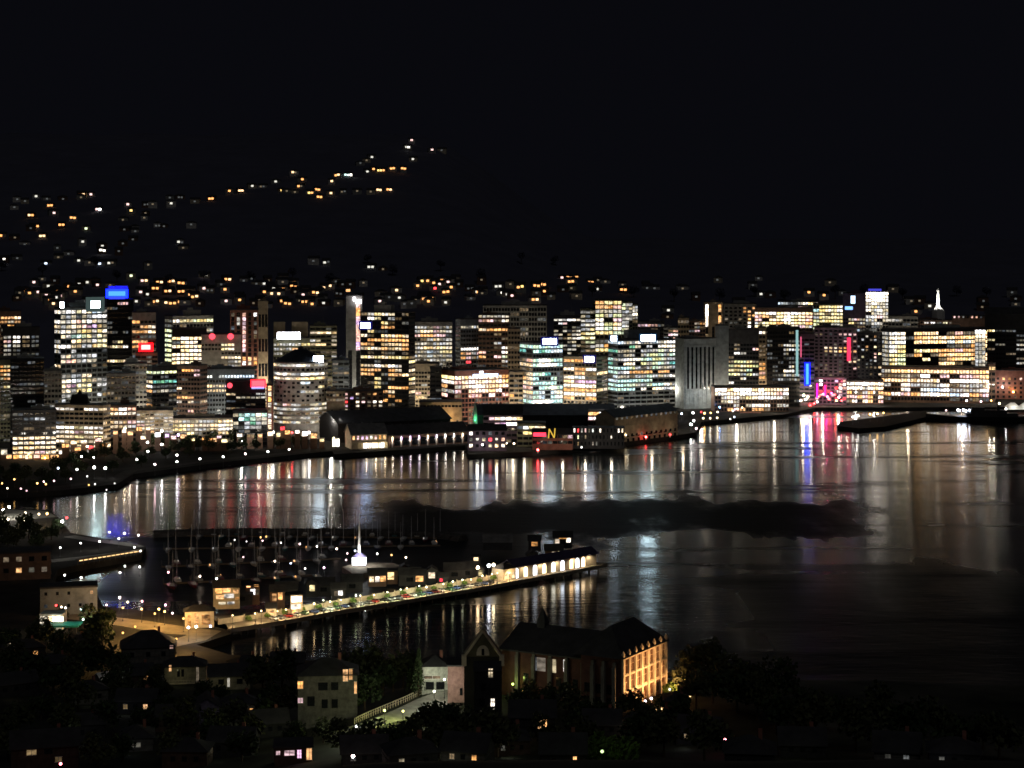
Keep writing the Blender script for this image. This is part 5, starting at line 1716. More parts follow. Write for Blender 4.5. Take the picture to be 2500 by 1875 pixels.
YP = []
for k, (cn, col) in enumerate(HULLC):
    L_ = (10.5, 12, 9.5, 11, 13, 10)[k]
    hull = hull_mesh(L_, mat('hull_' + cn, col, .35, var=.08))
    b = MB()
    b.add([(-L_ * .12, -1.05, 1.0), (L_ * .22, -.8, 1.1), (L_ * .22, .8, 1.1), (-L_ * .12, 1.05, 1.0), (-L_ * .10, -.9, 1.75), (L_ * .14, -.6, 1.6), (L_ * .14, .6, 1.6), (-L_ * .10, .9, 1.75)],
          [(0, 3, 2, 1), (4, 5, 6, 7), (0, 1, 5, 4), (1, 2, 6, 5), (2, 3, 7, 6), (3, 0, 4, 7)])
    cab = b.mesh('cabin', [M_WHITE])
    b = MB()
    hm = L_ * 1.28
    b.tube((L_ * .1, 0, 1.2), (L_ * .1, 0, hm), .11, .07, 6)
    b.tube((L_ * .1, -.9, hm * .62), (L_ * .1, .9, hm * .62), .04, .04, 4)
    b.tube((L_ * .49, 0, 1.2), (L_ * .1, 0, hm * .97), .025, .025, 4)
    b.tube((-L_ * .49, 0, 1.0), (L_ * .1, 0, hm * .97), .025, .025, 4)
    mast = b.mesh('mast', [mat('mast_alloy', (.5, .5, .5), .4, var=.1)])
    b = MB()
    b.tube((L_ * .1, 0, 2.2), (-L_ * .3, 0, 2.1), .16, .12, 7)
    boom = b.mesh('boom', [mat('sail_cover', (.06, .07, .13), .8)])
    YP.append((cn, hull, cab, mast, boom, L_))


def yacht(label, p, rz, k, group, lit=None):
    cn, hull, cab, mast, boom, L_ = YP[k]
    t_ = thing('yacht', label, 'yacht', p, rz, group)
    for nm, me in (('hull', hull), ('cabin', cab), ('mast', mast), ('boom', boom)):
        link(nm, me, t_)
    if lit:
        put_window(t_, 1.9, .55, (L_ * .02, -1.02, 1.38), 0, lit, 3)
    return t_


ROWS = [('far pontoon under the breakwater', (425, 1306), (1085, 1312), 24), ('second pontoon from the breakwater', (400, 1338), (1075, 1330), 24), ('third pontoon from the breakwater', (395, 1382), (830, 1362), 17),
        ('pontoon nearest the boat sheds', (400, 1424), (780, 1402), 15)]
for ri, (nm, a_, b_, n) in enumerate(ROWS):
    p0, p1 = P(a_[0], a_[1], .6), P(b_[0], b_[1], .6)
    d = (p1 - p0).normalized()
    rz = math.atan2(d.y, d.x)
    t_ = thing('pontoon', 'floating pontoon, the %s' % nm, 'pontoon', (p0 + p1) / 2, rz, 'pontoons of the marina')
    hw = (p1 - p0).length / 2
    b = MB()
    b.box(-hw, hw, -1.1, 1.1, -.9, 0)
    b.obj('deck', M_TIMBER, t_)
    for k in range(int(hw / 12) * 2 + 1):
        x = -hw + 12 * k
        b = MB()
        b.tube((x, 1.4, -5), (x, 1.4, 2.4), .2)
        b.obj('pile', M_STEEL, t_)
    for i in range(n):
        if R.random() < .08:
            continue
        k = R.randrange(6)
        sd_ = 1 if i % 2 else -1
        c = p0.lerp(p1, (i + .5) / n)
        nrm = Vector((-d.y, d.x, 0))
        q = c + nrm * (sd_ * (YP[k][5] / 2 + 1.7))
        yacht('%s-hulled yacht moored at the %s, %s berth from land' % (YP[k][0], nm, ORD[i]), (q.x, q.y, 0), rz + math.pi / 2 * sd_ + R.uniform(-.05, .05), k, 'yachts moored in the marina', R.choice((None, None, None, 'o', 'd', 'l')))
ML = [(573, 1318, WHITE, 3), (602, 1322, WHITE, 2), (636, 1312, AMBER, 7), (650, 1310, AMBER, 4), (641, 1320, PINK, 5), (686, 1325, WHITE, 5), (732, 1328, PINK, 18), (774, 1334, WHITE, 12), (594, 1360, PINK, 4), (671, 1370, (1, .75, .6), 16), (710, 1375, BLUE, 8),
      (745, 1388, WHITE, 6), (791, 1386, (1, .55, .8), 20), (411, 1397, (1, .35, .4), 16), (488, 1407, (1, .78, .6), 20), (529, 1413, (.85, 1, .95), 18), (822, 1340, (1, .7, .55), 20), (848, 1351, PINK, 6), (845, 1367, PINK, 6), (867, 1345, BLUE, 10), (921, 1352, WHITE, 10), (956, 1355, AMBER, 6), (991, 1361, WARM, 16),
      (1131, 1372, PINK, 5), (404, 1477, (1, .5, .7), 12), (421, 1497, PINK, 8)]
for i, (x, y, c, s) in enumerate(ML):
    cn = {(1, .75, .6): 'peach', (1, .55, .8): 'magenta', (1, .35, .4): 'rosy red', (1, .78, .6): 'peach', (.85, 1, .95): 'pale aqua', (1, .7, .55): 'peach', (1, .5, .7): 'magenta'}.get(c) or COLW[c]
    street_lamp('%s lamp post among the marina masts, %s counted from the breakwater' % (cn, ORD[i]), lamp_px(x, y, 3.2, .6), 3.2, c, s, .38, s * 2.0 if s > 9 else 0, 'lamp posts among the marina masts')

# ---- left shore
building('brown apartment block with two lit windows at the left frame edge', -60, 121, 1352, 850, fy=1366, fp=27, nb=6, wl='brown', pat=['..dd..', '...o..', '....o.', '......', '.k....'], wf=.42, hf=.42, plant=0, zb=3, name='apartment_block', cat='apartment block', lv=1, dep=16, glow=0)
building('grey gable-less shore building with one small amber window', 100, 236, 1436, 770, fy=1448, fp=30, nb=5, wl='bluegrey', pat=['..._o', '.....', '.....'], wf=.25, hf=.26, plant=0, zb=3, name='shore_building', cat='building', ledge=0, dep=12, glow=0)
gt = thing('petrol_station', 'small forecourt with a glowing white shop and a teal canopy', 'forecourt', P(150, 1545))
k_ = gt.location.y / F
b = MB()
b.box(-62 * k_, -6 * k_, 5, 13, 0, 40 * k_)
b.obj('wall', wall('white'), gt)
for u, ww, ch in ((-52, 16, 'l'), (-34, 10, 'w'), (-16, 26, 'B')):
    put_window(gt, ww * k_, 18 * k_, (u * k_, 4.95, 26 * k_), 0, ch, 3)
b = MB()
b.box(-30 * k_, 50 * k_, -7, 2, 3.4, 4.0)
b.obj('canopy', mat('canopy_teal', (.03, .38, .30), .5), gt)
b = MB()
for x in (-20, 40):
    b.tube((x * k_, -2.5, 0), (x * k_, -2.5, 3.4), .2)
b.obj('posts', M_STEEL, gt)
lamp_light(gt, (10 * k_, -3, 9), (.6, 1, .85), 500)
lamp_light(gt, (-20 * k_, 2.5, 3.5), (1, 1, .9), 250)
for i, (x, y, c, s, pw) in enumerate([(137, 1478, RED, 8, 0), (150, 1482, WARM, 8, 0), (160, 1484, WHITE, 6, 0), (198, 1487, (.6, .9, .85), 4, 60), (203, 1512, (.7, .95, .8), 10, 150), (222, 1512, (.8, .95, .6), 10, 150), (240, 1512, WHITE, 10, 150), (312, 1470, WARM, 7, 60), (292, 1459, (1, .72, .75), 26, 1800),
                                      (347, 1468, (1, .4, .4), 9, 0), (346, 1487, AMBER, 6, 0), (388, 1487, AMBER, 14, 4500), (402, 1493, AMBER, 8, 3000), (460, 1532, (.98, .85, 1), 45, 1200), (479, 1530, (.95, 1, .85), 45, 900), (514, 1529, (.45, .55, 1), 14, 60), (330, 1530, AMBER, 3, 9000), (300, 1545, AMBER, 3, 6000), (430, 1560, AMBER, 3, 9000), (300, 1484, AMBER, 4, 6500), (378, 1498, AMBER, 4, 6500), (448, 1510, AMBER, 4, 5000), (260, 1477, PINK, 4, 900), (5, 1560, WARM, 10, 200), (25, 1575, WARM, 8, 100), (160, 1563, AMBER, 10, 150)]):
    street_lamp('%s lamp beside the amber-lit shore road, %s from the left frame edge' % (COLW.get(c, 'tinted'), ORD[i]), lamp_px(x, y, 5), 5, c, s, .4, pw, 'lamps beside the shore road')
# left wharf: lamps, plaza, sheltered row
for i, (x, y, c, s, pw) in enumerate([(8, 1245, WHITE, 60, 4500), (22, 1238, WHITE, 70, 7000), (62, 1252, WARM, 6, 3500), (95, 1255, WARM, 6, 2500), (115, 1254, AMBER, 12, 1500), (20, 1268, WARM, 8, 400), (60, 1270, WARM, 9, 300), (152, 1273, WHITE, 60, 500), (163, 1264, RED, 6, 0)]):
    street_lamp('%s lamp on the pale-lit plaza at the left edge, %s of its row' % (COLW[c], ORD[i]), lamp_px(x, y, 6), 6, c, s, .6, pw, 'lamps on the pale-lit plaza')
for i, (x, y) in enumerate([(147, 1337), (197, 1326), (243, 1322), (290, 1315), (267, 1299), (304, 1302), (338, 1307), (343, 1345), (328, 1336), (305, 1382), (293, 1398), (341, 1384), (158, 1404), (198, 1410)]):
    street_lamp('white lamp around the pointed left wharf, %s in the row' % ORD[i], lamp_px(x, y, 4), 4, WHITE if i != 4 else (.8, .6, 1), 13, .38, 420 if i < 9 else 0, 'lamps around the pointed left wharf')
sr = thing('boardwalk_shelter', 'low open shelter with a string of amber lights along the pointed wharf', 'shelter', P(190, 1381), 0)
q1 = rel(sr, P(345, 1356))
b = MB()
d = q1.normalized()
n_ = Vector((-d.y, d.x, 0))
sr.rotation_euler = (0, 0, 0)
for s_, e_ in ((0, 1),):
    vs = []
    for z in (2.6, 2.85):
        for c in (Vector((0, 0, 0)) - n_ * .6, q1 - n_ * .6, q1 + n_ * 2.2, n_ * 2.2):
            vs.append((c.x, c.y, z))
    b.add(vs, [(0, 3, 2, 1), (4, 5, 6, 7), (0, 1, 5, 4), (1, 2, 6, 5), (2, 3, 7, 6), (3, 0, 4, 7)])
b.obj('roof', M_TIMBER, sr)
for k in range(13):
    c = q1 * (k / 12)
    b = MB()
    b.tube((c.x, c.y, 0), (c.x, c.y, 2.6), .1)
    b.obj('post', M_TIMBER, sr)
for k in range(14):
    c = q1 * ((k + .5) / 14) - n_ * .75
    o = MB()
    o.tube(c - d * .9 + Vector((0, 0, 2.3)), c + d * .9 + Vector((0, 0, 2.3)), .22)
    o.obj('light_strip', lamp_mat((1, .62, .26), 2), sr)

for i, (x, y, k, q) in enumerate([(8, 1318, 0, 1.1), (40, 1330, 1, 1.0), (70, 1316, 2, 1.1), (98, 1328, 3, .9), (125, 1318, 0, .9), (55, 1300, 1, .9), (140, 1300, 2, .7), (20, 1344, 3, 1.0), (88, 1344, 0, .9), (-6, 1300, 2, 1.0), (150, 1520, 1, .6), (262, 1530, 0, .9), (225, 1540, 3, 1.0)]):
    tree('big black tree between the pale-lit plaza and the left wharf, %s of the clump' % ORD[i] if i < 10 else 'dark tree beside the petrol station canopy, %s of three' % ORD[i - 10], P(x, y), k, q, 'trees behind the left plaza' if i < 10 else 'trees beside the petrol station')

# ================================================================ FOREGROUND HILLSIDE
# ---- monastery
Cn = Vector((28.7, 500.0, 0))
ex = Vector((.494, .87, 0)).normalized()            # along the floodlit side
ey = Vector((-ex.y, ex.x, 0))                       # to the chapel end
ZB, ZE = 27.0, 43.0
mo = thing('monastery', 'large dark monastery with steep roofs, one side floodlit orange', 'monastery', (Cn.x, Cn.y, ZB), math.atan2(ex.y, ex.x))
he = ZE - ZB
W_, L_ = 27.0, 37.0
brick, trim = mat('brick_dark', (.10, .045, .036), .85, scale=.5), wall('cream')
b = MB()
b.box(0, W_, 0, 12, 0, he)
b.box(1.5, W_ - 3, 12, L_, 0, he - 1.0)
b.obj('wall', brick, mo)
b = MB()
b.hip(0, W_, 0, 13, he, he + 7.0, .9)
b.gable(1.5, W_ - 3, 10, L_, he - 1.0, he + 4.0, ov=.7, th=.4, axis='y')
b.add([(12.75, L_ - .3, he - 1.0), (1.5, L_ - .3, he - 1), (W_ - 3, L_ - .3, he - 1), (12.75, L_ - .3, he + 3.8)], [(1, 3, 2)])
roof = b.obj('roof', M_ROOF, mo)
b = MB()
b.cone(W_ * .5, 5.5, he + 6.2, he + 8.2, .35, .05, 6)
b.obj('finial', M_STEEL, roof)
b = MB()
b.box(11, 13.4, 29, 31.4, he + 1, he + 4.6)
b.add([(10.8, 28.8, he + 4.6), (13.6, 28.8, he + 4.6), (13.6, 31.6, he + 4.6), (10.8, 31.6, he + 4.6), (12.2, 30.2, he + 9)], [(0, 1, 4), (1, 2, 4), (2, 3, 4), (3, 0, 4), (0, 3, 2, 1)])
b.obj('bell_turret', M_ROOF, mo)
# floodlit side (y = 0): pilasters, cornices, windows, arcade
nb_ = 7
bw_ = W_ / nb_
for i in range(nb_ + 1):
    x = min(max(i * bw_, .4), W_ - .4)
    b = MB()
    b.box(x - .42, x + .42, -.6, .0, 0, he + .9)
    b.add([(x - .5, -.7, he + .9), (x + .5, -.7, he + .9), (x + .5, .1, he + .9), (x - .5, .1, he + .9), (x, -.3, he + 2.0)], [(0, 1, 4), (1, 2, 4), (2, 3, 4), (3, 0, 4), (0, 3, 2, 1)])
    b.obj('pilaster', trim, mo)
b = MB()
for z0, z1 in ((he - .55, he), (he - 5.0, he - 4.5), (he - 9.6, he - 9.1)):
    b.box(.82, W_ - .82, -.45, 0, z0, z1)
b.obj('cornice', trim, mo)
for fl, (z0, z1) in enumerate(((he - 4.3, he - .8), (he - 8.8, he - 5.3), (.6, he - 10.0))):
    for i in range(nb_):
        x0, x1 = i * bw_ + .75, (i + 1) * bw_ - .75
        m = MB()
        zs_ = z1 - (1.0 if fl == 2 else 0)
        pts = [(x0, z0), (x1, z0), (x1, zs_)] + ([((x0 + x1) / 2 + (x1 - x0) / 2 * math.cos(a), zs_ + 1.0 * math.sin(a)) for a in (.5, 1.05, 1.57, 2.1, 2.64)] if fl == 2 else []) + [(x0, zs_)]
        n = len(pts)
        m.add([(u, -.06, v) for u, v in pts] + [(u, .05, v) for u, v in pts], [list(range(n))] + [(k, k + n, (k + 1) % n + n, (k + 1) % n) for k in range(n)])
        o = m.obj('window' if fl < 2 else 'arch', mat('window_amberglass', (.06, .022, .010), .3), mo)
        m = MB()
        xm = (x0 + x1) / 2
        m.box(xm - .07, xm + .07, -.14, -.07, z0, zs_)
        m.box(x0, x1, -.14, -.07, (z0 + zs_) / 2 + .3, (z0 + zs_) / 2 + .42)
        if fl < 2:
            m.box(x0 - .15, x1 + .15, -.3, -.08, z0 - .2, z0)
        m.obj('frame', trim, o)
for i in range(6):
    x = 2.2 + i * 4.4
    g_ = Cn + ex * x - ey * 3.2
    gz = fore_z(g_.x, g_.y) - ZB
    b = MB()
    b.cone(x, -8.6, gz - 1.3, gz + 1.0, .2, .3, 8)
    b.obj('floodlight', lamp_mat((1, .6, .25), 5), mo)
    lamp_light(mo, (x, -9.5, gz + 2.0), (1, .50, .19), 7000 if i < 4 else 5600, 'floodlight', .3, 110, (x + .2, 0, gz + 9.0))
# long front (x = 0): buttresses, pale stair window, lit windows
for y in (2, 5.2, 8.4, 12, 17, 22, 27, 32):
    x = 0 if y < 11 else 1.5
    b = MB()
    b.box(x - .9, x, y - .5, y + .5, 0, he - 2.5)
    b.box(x - .55, x, y - .4, y + .4, he - 2.5, he - 1.2)
    b.obj('buttress', mat('stone_dark', (.16, .155, .14), .9), mo)
for y, zz_, ww, hh, ch in ((20.8, he - 4.4, 1.0, 3.6, 'l'), (24.8, he - 4.4, 2.6, 3.6, 'd'), (17.6, he - 4.0, .8, 3.2, 'W'), (26.6, he - 4.4, .8, 3.6, 'k')):
    put_window(mo, ww, hh, (1.47, y, zz_), -math.pi / 2, ch, 1)
for y in (3.6, 6.8, 10.2, 14.5, 19.5, 29.5):
    for zz_ in (he - 8.5, he - 12):
        put_window(mo, 1.5, 2.4, (-.03 if y < 11 else 1.47, y, zz_), -math.pi / 2, '.')
# chapel gable
cg = P(1179, 1606, 41)
D_ = 484.0
cw = 92 * D_ / F
ch_ = thing('chapel', 'dark chapel with a pale-edged gable and a small arched window', 'chapel', (XY(1179, D_).x, D_, 25), -math.atan(XY(1179, D_).x / D_))
hE, hA = Zat(1604, D_) - 25, Zat(1541, D_) - 25
b = MB()
b.box(-cw / 2, cw / 2, 0, 7, 0, hE)
b.add([(-cw / 2, .01, hE), (cw / 2, .01, hE), (0, .01, hA - .3), (-cw / 2, 7, hE), (cw / 2, 7, hE), (0, 7, hA - .3)], [(0, 1, 2), (3, 5, 4), (0, 3, 4, 1), (1, 4, 5, 2), (2, 5, 3, 0)])
b.obj('wall', mat('chapel_unlit', (.028, .027, .02), .9), ch_)  # darker tone: the dark below the gable is put into the colour
b = MB()
b.gable(-cw / 2, cw / 2, .3, 6, hE, hA, ov=.1, th=.3, axis='y')
b.obj('roof', M_ROOF, ch_)
b = MB()
for s_ in (-1, 1):
    b.tube((s_ * (cw / 2 + .1), -.15, hE - .2), (0, -.15, hA + .1), .32, n=5)
    b.box(s_ * cw / 2 - .6, s_ * cw / 2 + .6, -.4, .9, hE - 2.2, hE + .5)
b.obj('coping', trim, ch_)
b = MB()
b.add([(-cw / 2 + .5, -.06, hE + .1), (cw / 2 - .5, -.06, hE + .1), (0, -.06, hA - .7), (-cw / 2 + .5, 0, hE + .1), (cw / 2 - .5, 0, hE + .1), (0, 0, hA - .7)], [(0, 1, 2), (0, 3, 4, 1), (1, 4, 5, 2), (2, 5, 3, 0)])
b.obj('gable_face', mat('gable_lit', (.10, .09, .055), .9), ch_)  # paler panel: the lit look of the gable is put into its colour
b = MB()
pts = [(-1.6, hE + .4), (1.6, hE + .4)] + [(1.6 * math.cos(a), hE + 1.0 + 2.0 * math.sin(a)) for a in (.1, .6, 1.1, 1.57, 2.04, 2.54, 3.04)]
n = len(pts)
b.add([(u, -.12, v) for u, v in pts] + [(u, .05, v) for u, v in pts], [list(range(n))] + [(k, k + n, (k + 1) % n + n, (k + 1) % n) for k in range(n)])
o = b.obj('window_surround', trim, ch_)
b = MB()
b.box(-.35, .35, -.2, -.13, hE + .5, hE + 2.1)
b.obj('window', M_GLASS, ch_)
lamp_light(ch_, (-5, -9, hE - 5), (1, .9, .55), 110)


# ---- houses
HWALL = {'grey': (.13, .125, .115), 'cream': (.30, .27, .19), 'pink': (.34, .21, .19), 'white': (.5, .5, .46), 'brown': (.07, .045, .035), 'dark': (.03, .03, .032), 'brick': (.13, .055, .045), 'purple': (.16, .14, .18)}


def house(label, px, py, wp, hp, wl, wins, roof='hip', dep=9, yaw=0.0, roofm=None, rise=None, side=None, pw=0, pcol=(1, .8, .5), rail=False, z=None, name='house'):
    p = fore_hit(px, py) if z is None else P(px, py, z)
    w, h = wp * p.y / F, hp * p.y / F
    t_ = thing(name, label, 'house', p, -math.atan(p.x / p.y) + yaw)
    b = MB()
    b.box(-w / 2, w / 2, 0, dep, -4, h)
    b.box(-w / 2 - .12, w / 2 + .12, -.12, dep + .1, h * .5 - .12, h * .5 + .08)
    rs = rise if rise is not None else min(w, dep) * .3
    if roof == 'gable':
        b.add([(x, y, zz_) for x in (-w / 2, w / 2 - .02) for y, zz_ in ((0, h), (dep, h), (dep / 2, h + rs))], [(0, 2, 1), (3, 4, 5), (0, 1, 4, 3), (1, 2, 5, 4), (2, 0, 3, 5)])
    if roof == 'front':
        b.add([(x, y, zz_) for y in (0.02, dep - .02) for x, zz_ in ((-w / 2, h), (w / 2, h), (0, h + rs))], [(0, 1, 2), (3, 5, 4), (0, 3, 4, 1), (1, 4, 5, 2), (2, 5, 3, 0)])
    b.obj('wall', mat('house_' + wl, HWALL[wl], .9, scale=.7, var=.45), t_)
    b = MB()
    if roof == 'hip':
        b.hip(-w / 2, w / 2, 0, dep, h, h + rs)
    elif roof == 'gable':
        b.gable(-w / 2, w / 2, 0, dep, h, h + rs + .2, ov=.5, th=.25)
    elif roof == 'front':
        b.gable(-w / 2, w / 2, 0, dep, h, h + rs + .2, ov=.5, th=.25, axis='y')
    else:
        b.box(-w / 2 - .3, w / 2 + .3, -.3, dep + .3, h, h + .4)
    rf = b.obj('roof', roofm or M_ROOF, t_)
    if roof != 'flat':
        b = MB()
        b.box(w * .18, w * .18 + .8, dep * .55, dep * .55 + .8, h, h + rs + 1.0)
        b.obj('chimney', wall('brick'), rf)
    for u, v, ww, hh, ch in wins:
        fz = put_window(t_, ww * w, hh * h, ((u - .5) * w, -.04, v * h), 0, ch)
        if ch == '.':
            continue
        b = MB()
        hw, hv = ww * w / 2, hh * h / 2
        b.box(-hw - .12, hw + .12, -.12, -.02, -hv - .14, -hv)
        b.box(-hw - .12, hw + .12, -.12, -.02, hv, hv + .1)
        b.box(-.05, .05, -.16, -.11, -hv, hv)
        b.obj('window_frame', M_WHITE, fz)
    for y_, v, ww, hh, ch in side or ():
        put_window(t_, ww, hh, (w / 2 + .04, y_, v * h), math.pi / 2, ch)
    if rail:
        b = MB()
        b.box(-w / 2, w / 2, -1.6, 0, h * .1, h * .1 + .2)
        for k in range(int(w / .9) + 1):
            b.box(-w / 2 + k * .9, -w / 2 + k * .9 + .12, -1.6, -1.5, h * .1 + .2, h * .1 + 1.1)
        b.box(-w / 2, w / 2, -1.62, -1.48, h * .1 + 1.1, h * .1 + 1.22)
        b.obj('balcony', wall('cream'), t_)
    if pw:
        lamp_light(t_, (-w * .2, -5, h * .7), pcol, pw)
    return t_


D_ = '.'
house('dim wide house under a black hipped roof below the amber shore road', 362, 1622, 130, 40, 'grey', [(.2, .6, .08, .3, D_), (.5, .6, .08, .3, D_), (.78, .6, .08, .3, D_), (.93, 1.0, .06, .2, 'p')], dep=14, rise=5)
house('dull cream house with a railed balcony left of the hill centre', 452, 1672, 100, 44, 'cream', [(.14, .95, .05, .34, 'o'), (.34, .66, .07, .4, D_), (.44, .66, .07, .4, D_), (.8, .55, .06, .8, 'd')], rail=True, pw=60, pcol=(1, .95, .5))
house('lower cream house with one pale door beside the railed house', 560, 1684, 100, 36, 'cream', [(.3, .55, .14, .34, D_), (.48, .5, .05, .6, 'l'), (.75, .55, .14, .34, D_)], roof='gable', pw=45, pcol=(1, .95, .55))
house('dark cottage with one bright orange window above the slanted white roof', 340, 1672, 64, 26, 'brown', [(.76, .55, .16, .5, 'o')], roof='gable')
house('long low shed with a slanting white-lit roof on the left slope', 285, 1662, 84, 10, 'grey', [], roof='gable', yaw=.5, roofm=M_WHITE, dep=5, pw=0)
house('grey two-storey house with orange corner windows beside the black trees', 800, 1768, 144, 118, 'grey', [(.04, .82, .09, .15, 'o'), (.04, .50, .08, .10, 'p'), (.22, .48, .12, .2, D_), (.42, .78, .16, .16, D_), (.62, .78, .12, .16, D_), (.8, 1.0, .08, .24, 'o'), (.89, 1.02, .06, .22, 'o'), (.97, .74, .04, .24, 'o'),
                                                                                                   (.45, .42, .1, .18, D_), (.62, .42, .1, .18, D_)], dep=12, rise=3.5, pw=50)
hp = house('pink-walled house with a paired cream window near the monastery gable', 1126, 1716, 66, 88, 'pink', [(.88, .84, .26, .28, 'w'), (.5, .3, .1, .2, D_)], roof='flat', dep=10, pw=150, pcol=(1, .8, .7))
house('dark narrow house with white stair windows right of the pink house', 1190, 1790, 64, 150, 'dark', [(.62, .98, .16, .14, 'W'), (.7, .5, .14, .12, 'W'), (.7, .36, .12, .1, 'l'), (.3, .26, .1, .2, 'w'), (.35, .75, .2, .12, D_), (.3, .5, .2, .12, D_)], roof='flat', dep=10)
house('low greenish-lit garage house with a pale forecourt beside the pink house', 1062, 1690, 64, 62, 'white', [(.4, .58, .6, .12, 'd'), (.5, .25, .7, .3, D_)], dep=8, rise=2.5, pw=420, pcol=(.95, 1, .72))
house('dark house with two tall orange windows under the monastery', 1300, 1800, 110, 52, 'dark', [(.66, .6, .08, .4, 'o'), (.78, .66, .07, .34, 'o')], roof='gable')
house('small dim brick house with two dark windows right of the floodlit side', 1650, 1768, 54, 56, 'brick', [(.28, .6, .2, .3, D_), (.7, .55, .2, .3, D_)], roof='hip', dep=7, pw=16, pcol=(1, .6, .35))
house('bottom house with pink-lit veranda openings', 716, 1866, 92, 40, 'brown', [(.1, .72, .1, .22, 'p'), (.4, .7, .26, .3, 'p'), (.66, .62, .1, .5, 'v'), (.92, .6, .14, .7, 'o')], roof='flat', dep=8, pw=20, pcol=(1, .6, .45))
house('half-hidden house with one low amber window at the bottom edge', 1375, 1880, 110, 44, 'dark', [(.76, .55, .08, .4, 'o'), (.3, .5, .1, .3, D_)], roof='gable')
house('dim brown house at the bottom left with faint upper windows', 110, 1880, 160, 60, 'brown', [(.3, .75, .14, .2, 'd'), (.7, .4, .1, .2, 'd'), (.55, .75, .12, .2, D_)], roof='gable', pw=14, pcol=(1, .65, .45))
house('dark cottage with a pale grey porch in the lower left', 335, 1836, 76, 34, 'grey', [(.45, .5, .3, .3, 'k')], roof='hip', pw=12, pcol=(.85, .95, 1))
house('dark cottage with a faint lilac end wall low on the left slope', 505, 1770, 60, 46, 'purple', [(.5, .6, .2, .3, D_)], roof='front', pw=10, pcol=(.8, .75, 1))
house('dark roofed house right of the small brick house', 1830, 1880, 120, 40, 'dark', [(.3, .5, .1, .3, D_), (.6, .5, .1, .3, D_)], roof='hip')
house('faintly pale house at the bottom right with two grey windows', 2190, 1862, 110, 30, 'grey', [(.3, .5, .12, .3, 'k'), (.7, .5, .12, .3, 'k')], roof='gable')

# darker roofs packed over the slopes
EX = [(60, 1612, 100, 30, 'dark', 'hip', 'd'), (185, 1600, 90, 28, 'dark', 'gable', ''), (130, 1650, 90, 30, 'brown', 'hip', ''), (40, 1700, 110, 34, 'dark', 'gable', ''), (220, 1720, 90, 34, 'grey', 'hip', ''), (330, 1745, 96, 36, 'dark', 'gable', 'd'),
      (610, 1650, 80, 28, 'dark', 'hip', ''), (700, 1640, 80, 26, 'dark', 'gable', 'k'), (430, 1790, 100, 40, 'brown', 'gable', ''), (590, 1760, 90, 40, 'grey', 'hip', 'd'), (660, 1800, 90, 38, 'dark', 'gable', ''), (200, 1810, 110, 40, 'dark', 'hip', 'k'),
      (560, 1850, 110, 42, 'dark', 'gable', ''), (450, 1875, 110, 40, 'brown', 'hip', ''), (890, 1870, 110, 36, 'dark', 'gable', 'k'), (1010, 1878, 120, 38, 'dark', 'hip', 'l'), (1130, 1870, 110, 40, 'grey', 'gable', 'd'), (1250, 1845, 90, 36, 'brown', 'hip', 'k'),
      (1470, 1800, 90, 34, 'dark', 'gable', ''), (1560, 1790, 80, 30, 'brown', 'hip', 'd'), (1700, 1820, 100, 36, 'dark', 'gable', 'd'), (1960, 1850, 110, 36, 'dark', 'gable', ''), (2330, 1875, 120, 36, 'dark', 'hip', 'k')]
RFW = {'hip': 'hipped', 'gable': 'gabled'}
for i, (x, y, w_, h_, wl, rf, ch) in enumerate(sorted(EX)):
    wh = 'on the left slope' if x < 720 else 'below the hill street' if x < 1200 else 'below the monastery' if x < 1620 else 'on the right slope'
    house('dark %s-walled house under a %s roof %s, %s from the left' % (wl if wl != 'dark' else 'black', RFW[rf], wh, ORD[i]), x, y, w_, h_, wl, [(.25, .55, .1, .3, ch or D_), (.5, .55, .1, .3, D_), (.76, .55, .1, .3, 'o' if ch == 'd' else D_)], roof=rf, yaw=R.uniform(-.3, .3), dep=8, pw=34 if ch else 16, pcol=R.choice(((1, .8, .55), (.95, 1, .7), (.9, .92, 1))))  # pw: unseen lamp added before each house to lift its dark walls

